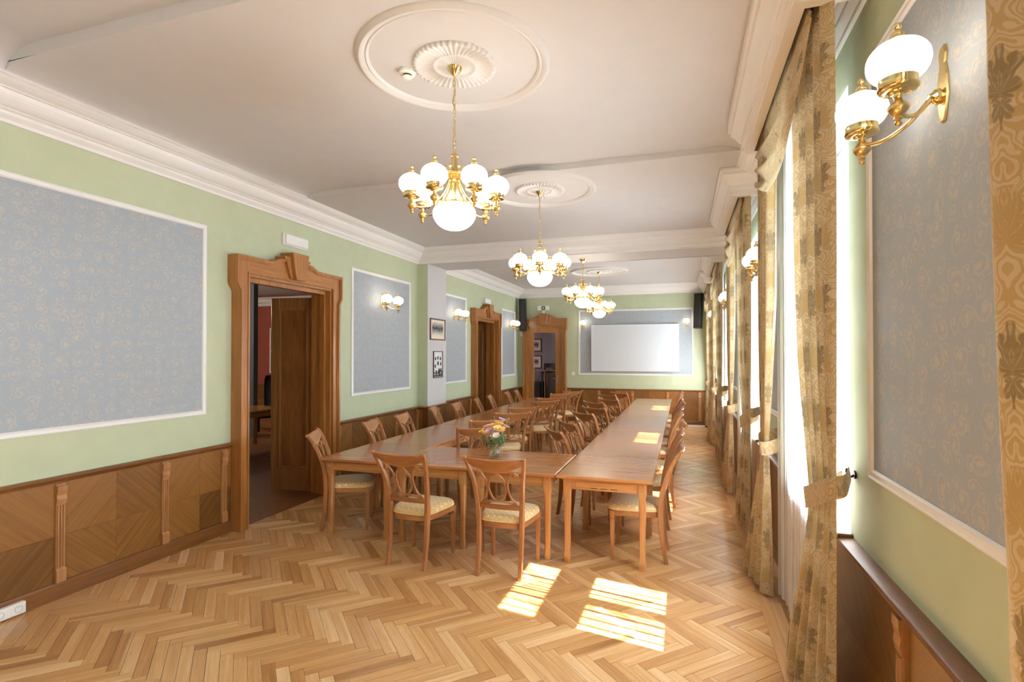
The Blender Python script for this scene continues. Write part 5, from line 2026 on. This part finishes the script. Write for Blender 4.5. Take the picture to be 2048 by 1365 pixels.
paper_field(wr, ('y', AY1, -1), -11.92, -9.2, 1.25, 2.62).data.materials[0] = M['red_paper']
wainscot_x(wr, AY1, AX0, AX1, [])
for (x, y, px, py) in ((-7.3, 3.2, 0.6, 2.4),):
    pass
ta = table(-8.35, -7.45, 6.9, 8.7, 'dark dining table glimpsed through the open double door', 'square', 'y')
del ta['group']
c = chair(-8.75, 8.05, -20, 'oval-back chair at the dark table beyond the open double door')
c = chair(-8.75, 7.35, 5, 'second oval-back chair at the table in the dark adjoining room')
b = MB().lathe([(0.0, 0.0), (0.032, 0.0), (0.030, 0.003), (0.006, 0.010), (0.004, 0.05), (0.005, 0.085), (0.020, 0.10), (0.034, 0.125), (0.036, 0.15), (0.031, 0.19), (0.030, 0.19), (0.034, 0.15), (0.031, 0.125), (0.018, 0.105), (0.0, 0.10)], n=20)
GL = b.mesh('wine_glass', M['vase_glass'], 60)
for x, y, lab in ((-7.62, 7.42, 'stemmed wine glass on the dark table, closer to its edge'), (-7.85, 7.55, 'second stemmed wine glass behind the first on the dark table')):
    tag(link('wine_glass', GL, None, (x, y, TH)), lab, 'glass', 'wine glasses on the dark table')
t = thing('armchair', 'dark upholstered armchair with rounded back in the adjoining room', 'armchair', (-9.6, 10.4, 0), R(-30))
b = MB()
rs = []
for z, k in ((0.42, 0.9), (0.7, 1.0), (1.0, 1.02), (1.2, 0.9), (1.3, 0.55)):
    rs.append([(k * 0.42 * cos(a), 0.32 - 0.42 * (1 - sin(a)) * 0.55 + 0.02, z) for a in [pi * i / 10 for i in range(11)]] + [(k * 0.32 * cos(a), 0.22 - 0.40 * (1 - sin(a)) * 0.5, z) for a in [pi * (10 - i) / 10 for i in range(11)]])
b.rings(rs)
b.build('back', M['black'], t, smooth=50)
MB().box(-0.38, 0.38, -0.36, 0.30, 0.30, 0.46).build('seat', M['black'], t, bevel=0.05, segs=3)
for x in (-0.32, 0.32):
    for y in (-0.3, 0.26):
        MB().box(x - 0.025, x + 0.025, y - 0.025, y + 0.025, 0, 0.31).build('leg', M['dark'], t)


def added_lamp(name, x, y, z, w, lab):
    """unseen opal ball lamp, added only to light the adjoining room"""
    t = thing(name, lab, 'lamp', (x, y, z))
    MB().lathe([(0.0, -0.11), (0.06, -0.09), (0.10, -0.04), (0.11, 0.0), (0.10, 0.05), (0.05, 0.10), (0.0, 0.11)], n=16).build('globe', glow(name + '_opal', (1.0, 0.86, 0.66), w), t, smooth=True)
    MB().tube([(0, 0, 0.10), (0, 0, AZ - z - 0.004)], 0.008, 8).build('rod', M['brass'], t)


added_lamp('added_annex_lamp', -11.3, 8.4, 2.9, 260.0, 'unseen opal ball lamp added to light the red-walled adjoining room')  # added out of view to brighten what the doorway shows

# small room behind the glazed door
BY = 15.8
M['office_wall'] = plain('grey_office_paint', srgb(150, 148, 154), 0.8)
struct('wall_office', MB().box(-5.6, -2.0, BY, BY + 0.2, 0, 3.2).box(-5.8, -5.6, YF + 0.2, BY, 0, 3.2).box(-2.0, -1.8, YF + 0.2, BY, 0, 3.2), M['office_wall'])
struct('floor_office', MB().box(-5.8, -1.8, YF + 0.2, BY + 0.2, -0.1, -0.004), M['wain_y'])
struct('ceiling_office', MB().box(-5.8, -1.8, YF + 0.2, BY + 0.2, 3.2, 3.4), M['white'])
for z, lab in ((2.10, 'upper framed print seen through the glazed door'), (1.58, 'lower framed print seen through the glazed door')):
    t = thing('framed_picture', lab, 'picture', (-4.33, BY, z))
    m_ = picture(t, 0.20, 0.20, 0.03, M['mat_cream'])
    MB().box(-0.10, 0.10, -0.0095, -0.007, -0.10, 0.10).build('print', M['engraving'], m_)
t = thing('cabinet', 'dark low cabinet behind the glazed door', 'cabinet', (-4.38, BY - 0.26, 0))
MB().box(-0.42, 0.36, -0.24, 0.24, 0, 0.98).build('body', M['dark'], t, bevel=0.008)
for s in (-1, 1):
    MB().box(*sorted((-0.03 + s * 0.006, -0.03 + s * 0.37)), -0.256, -0.24, 0.06, 0.94).build('door', M['black'], t, bevel=0.004)
t = thing('office_machine', 'black machine standing behind the glazed door', 'machine', (-3.78, BY - 0.3, 1.0))
MB().box(-0.17, 0.17, -0.16, 0.16, 0.30, 0.55).build('body', M['black'], t, bevel=0.03, segs=3)
MB().box(-0.10, 0.10, -0.20, -0.14, 0.34, 0.42).build('front', M['grey_plastic'], t, bevel=0.01)
t2 = thing('side_stand', 'dark stand carrying the black machine behind the glazed door', 'stand', (-3.78, BY - 0.3, 0))
MB().box(-0.24, 0.24, -0.22, 0.22, 1.26, 1.298).build('shelf_board', M['dark'], t2)
for x in (-0.21, 0.21):
    for y in (-0.19, 0.19):
        MB().box(x - 0.018, x + 0.018, y - 0.018, y + 0.018, 0, 1.27).build('leg', M['dark'], t2)
t = thing('added_office_lamp', 'unseen ceiling light added to brighten the room behind the glazed door', 'lamp', (-3.2, 15.1, 3.2))  # lamp added out of view to brighten the small room
MB().lathe([(0.0, -0.07), (0.10, -0.06), (0.14, -0.03), (0.15, 0.0), (0.0, 0.0)], n=20).build('shade', glow('added_office_glow', (1, 0.95, 0.88), 0.8), t, smooth=True)
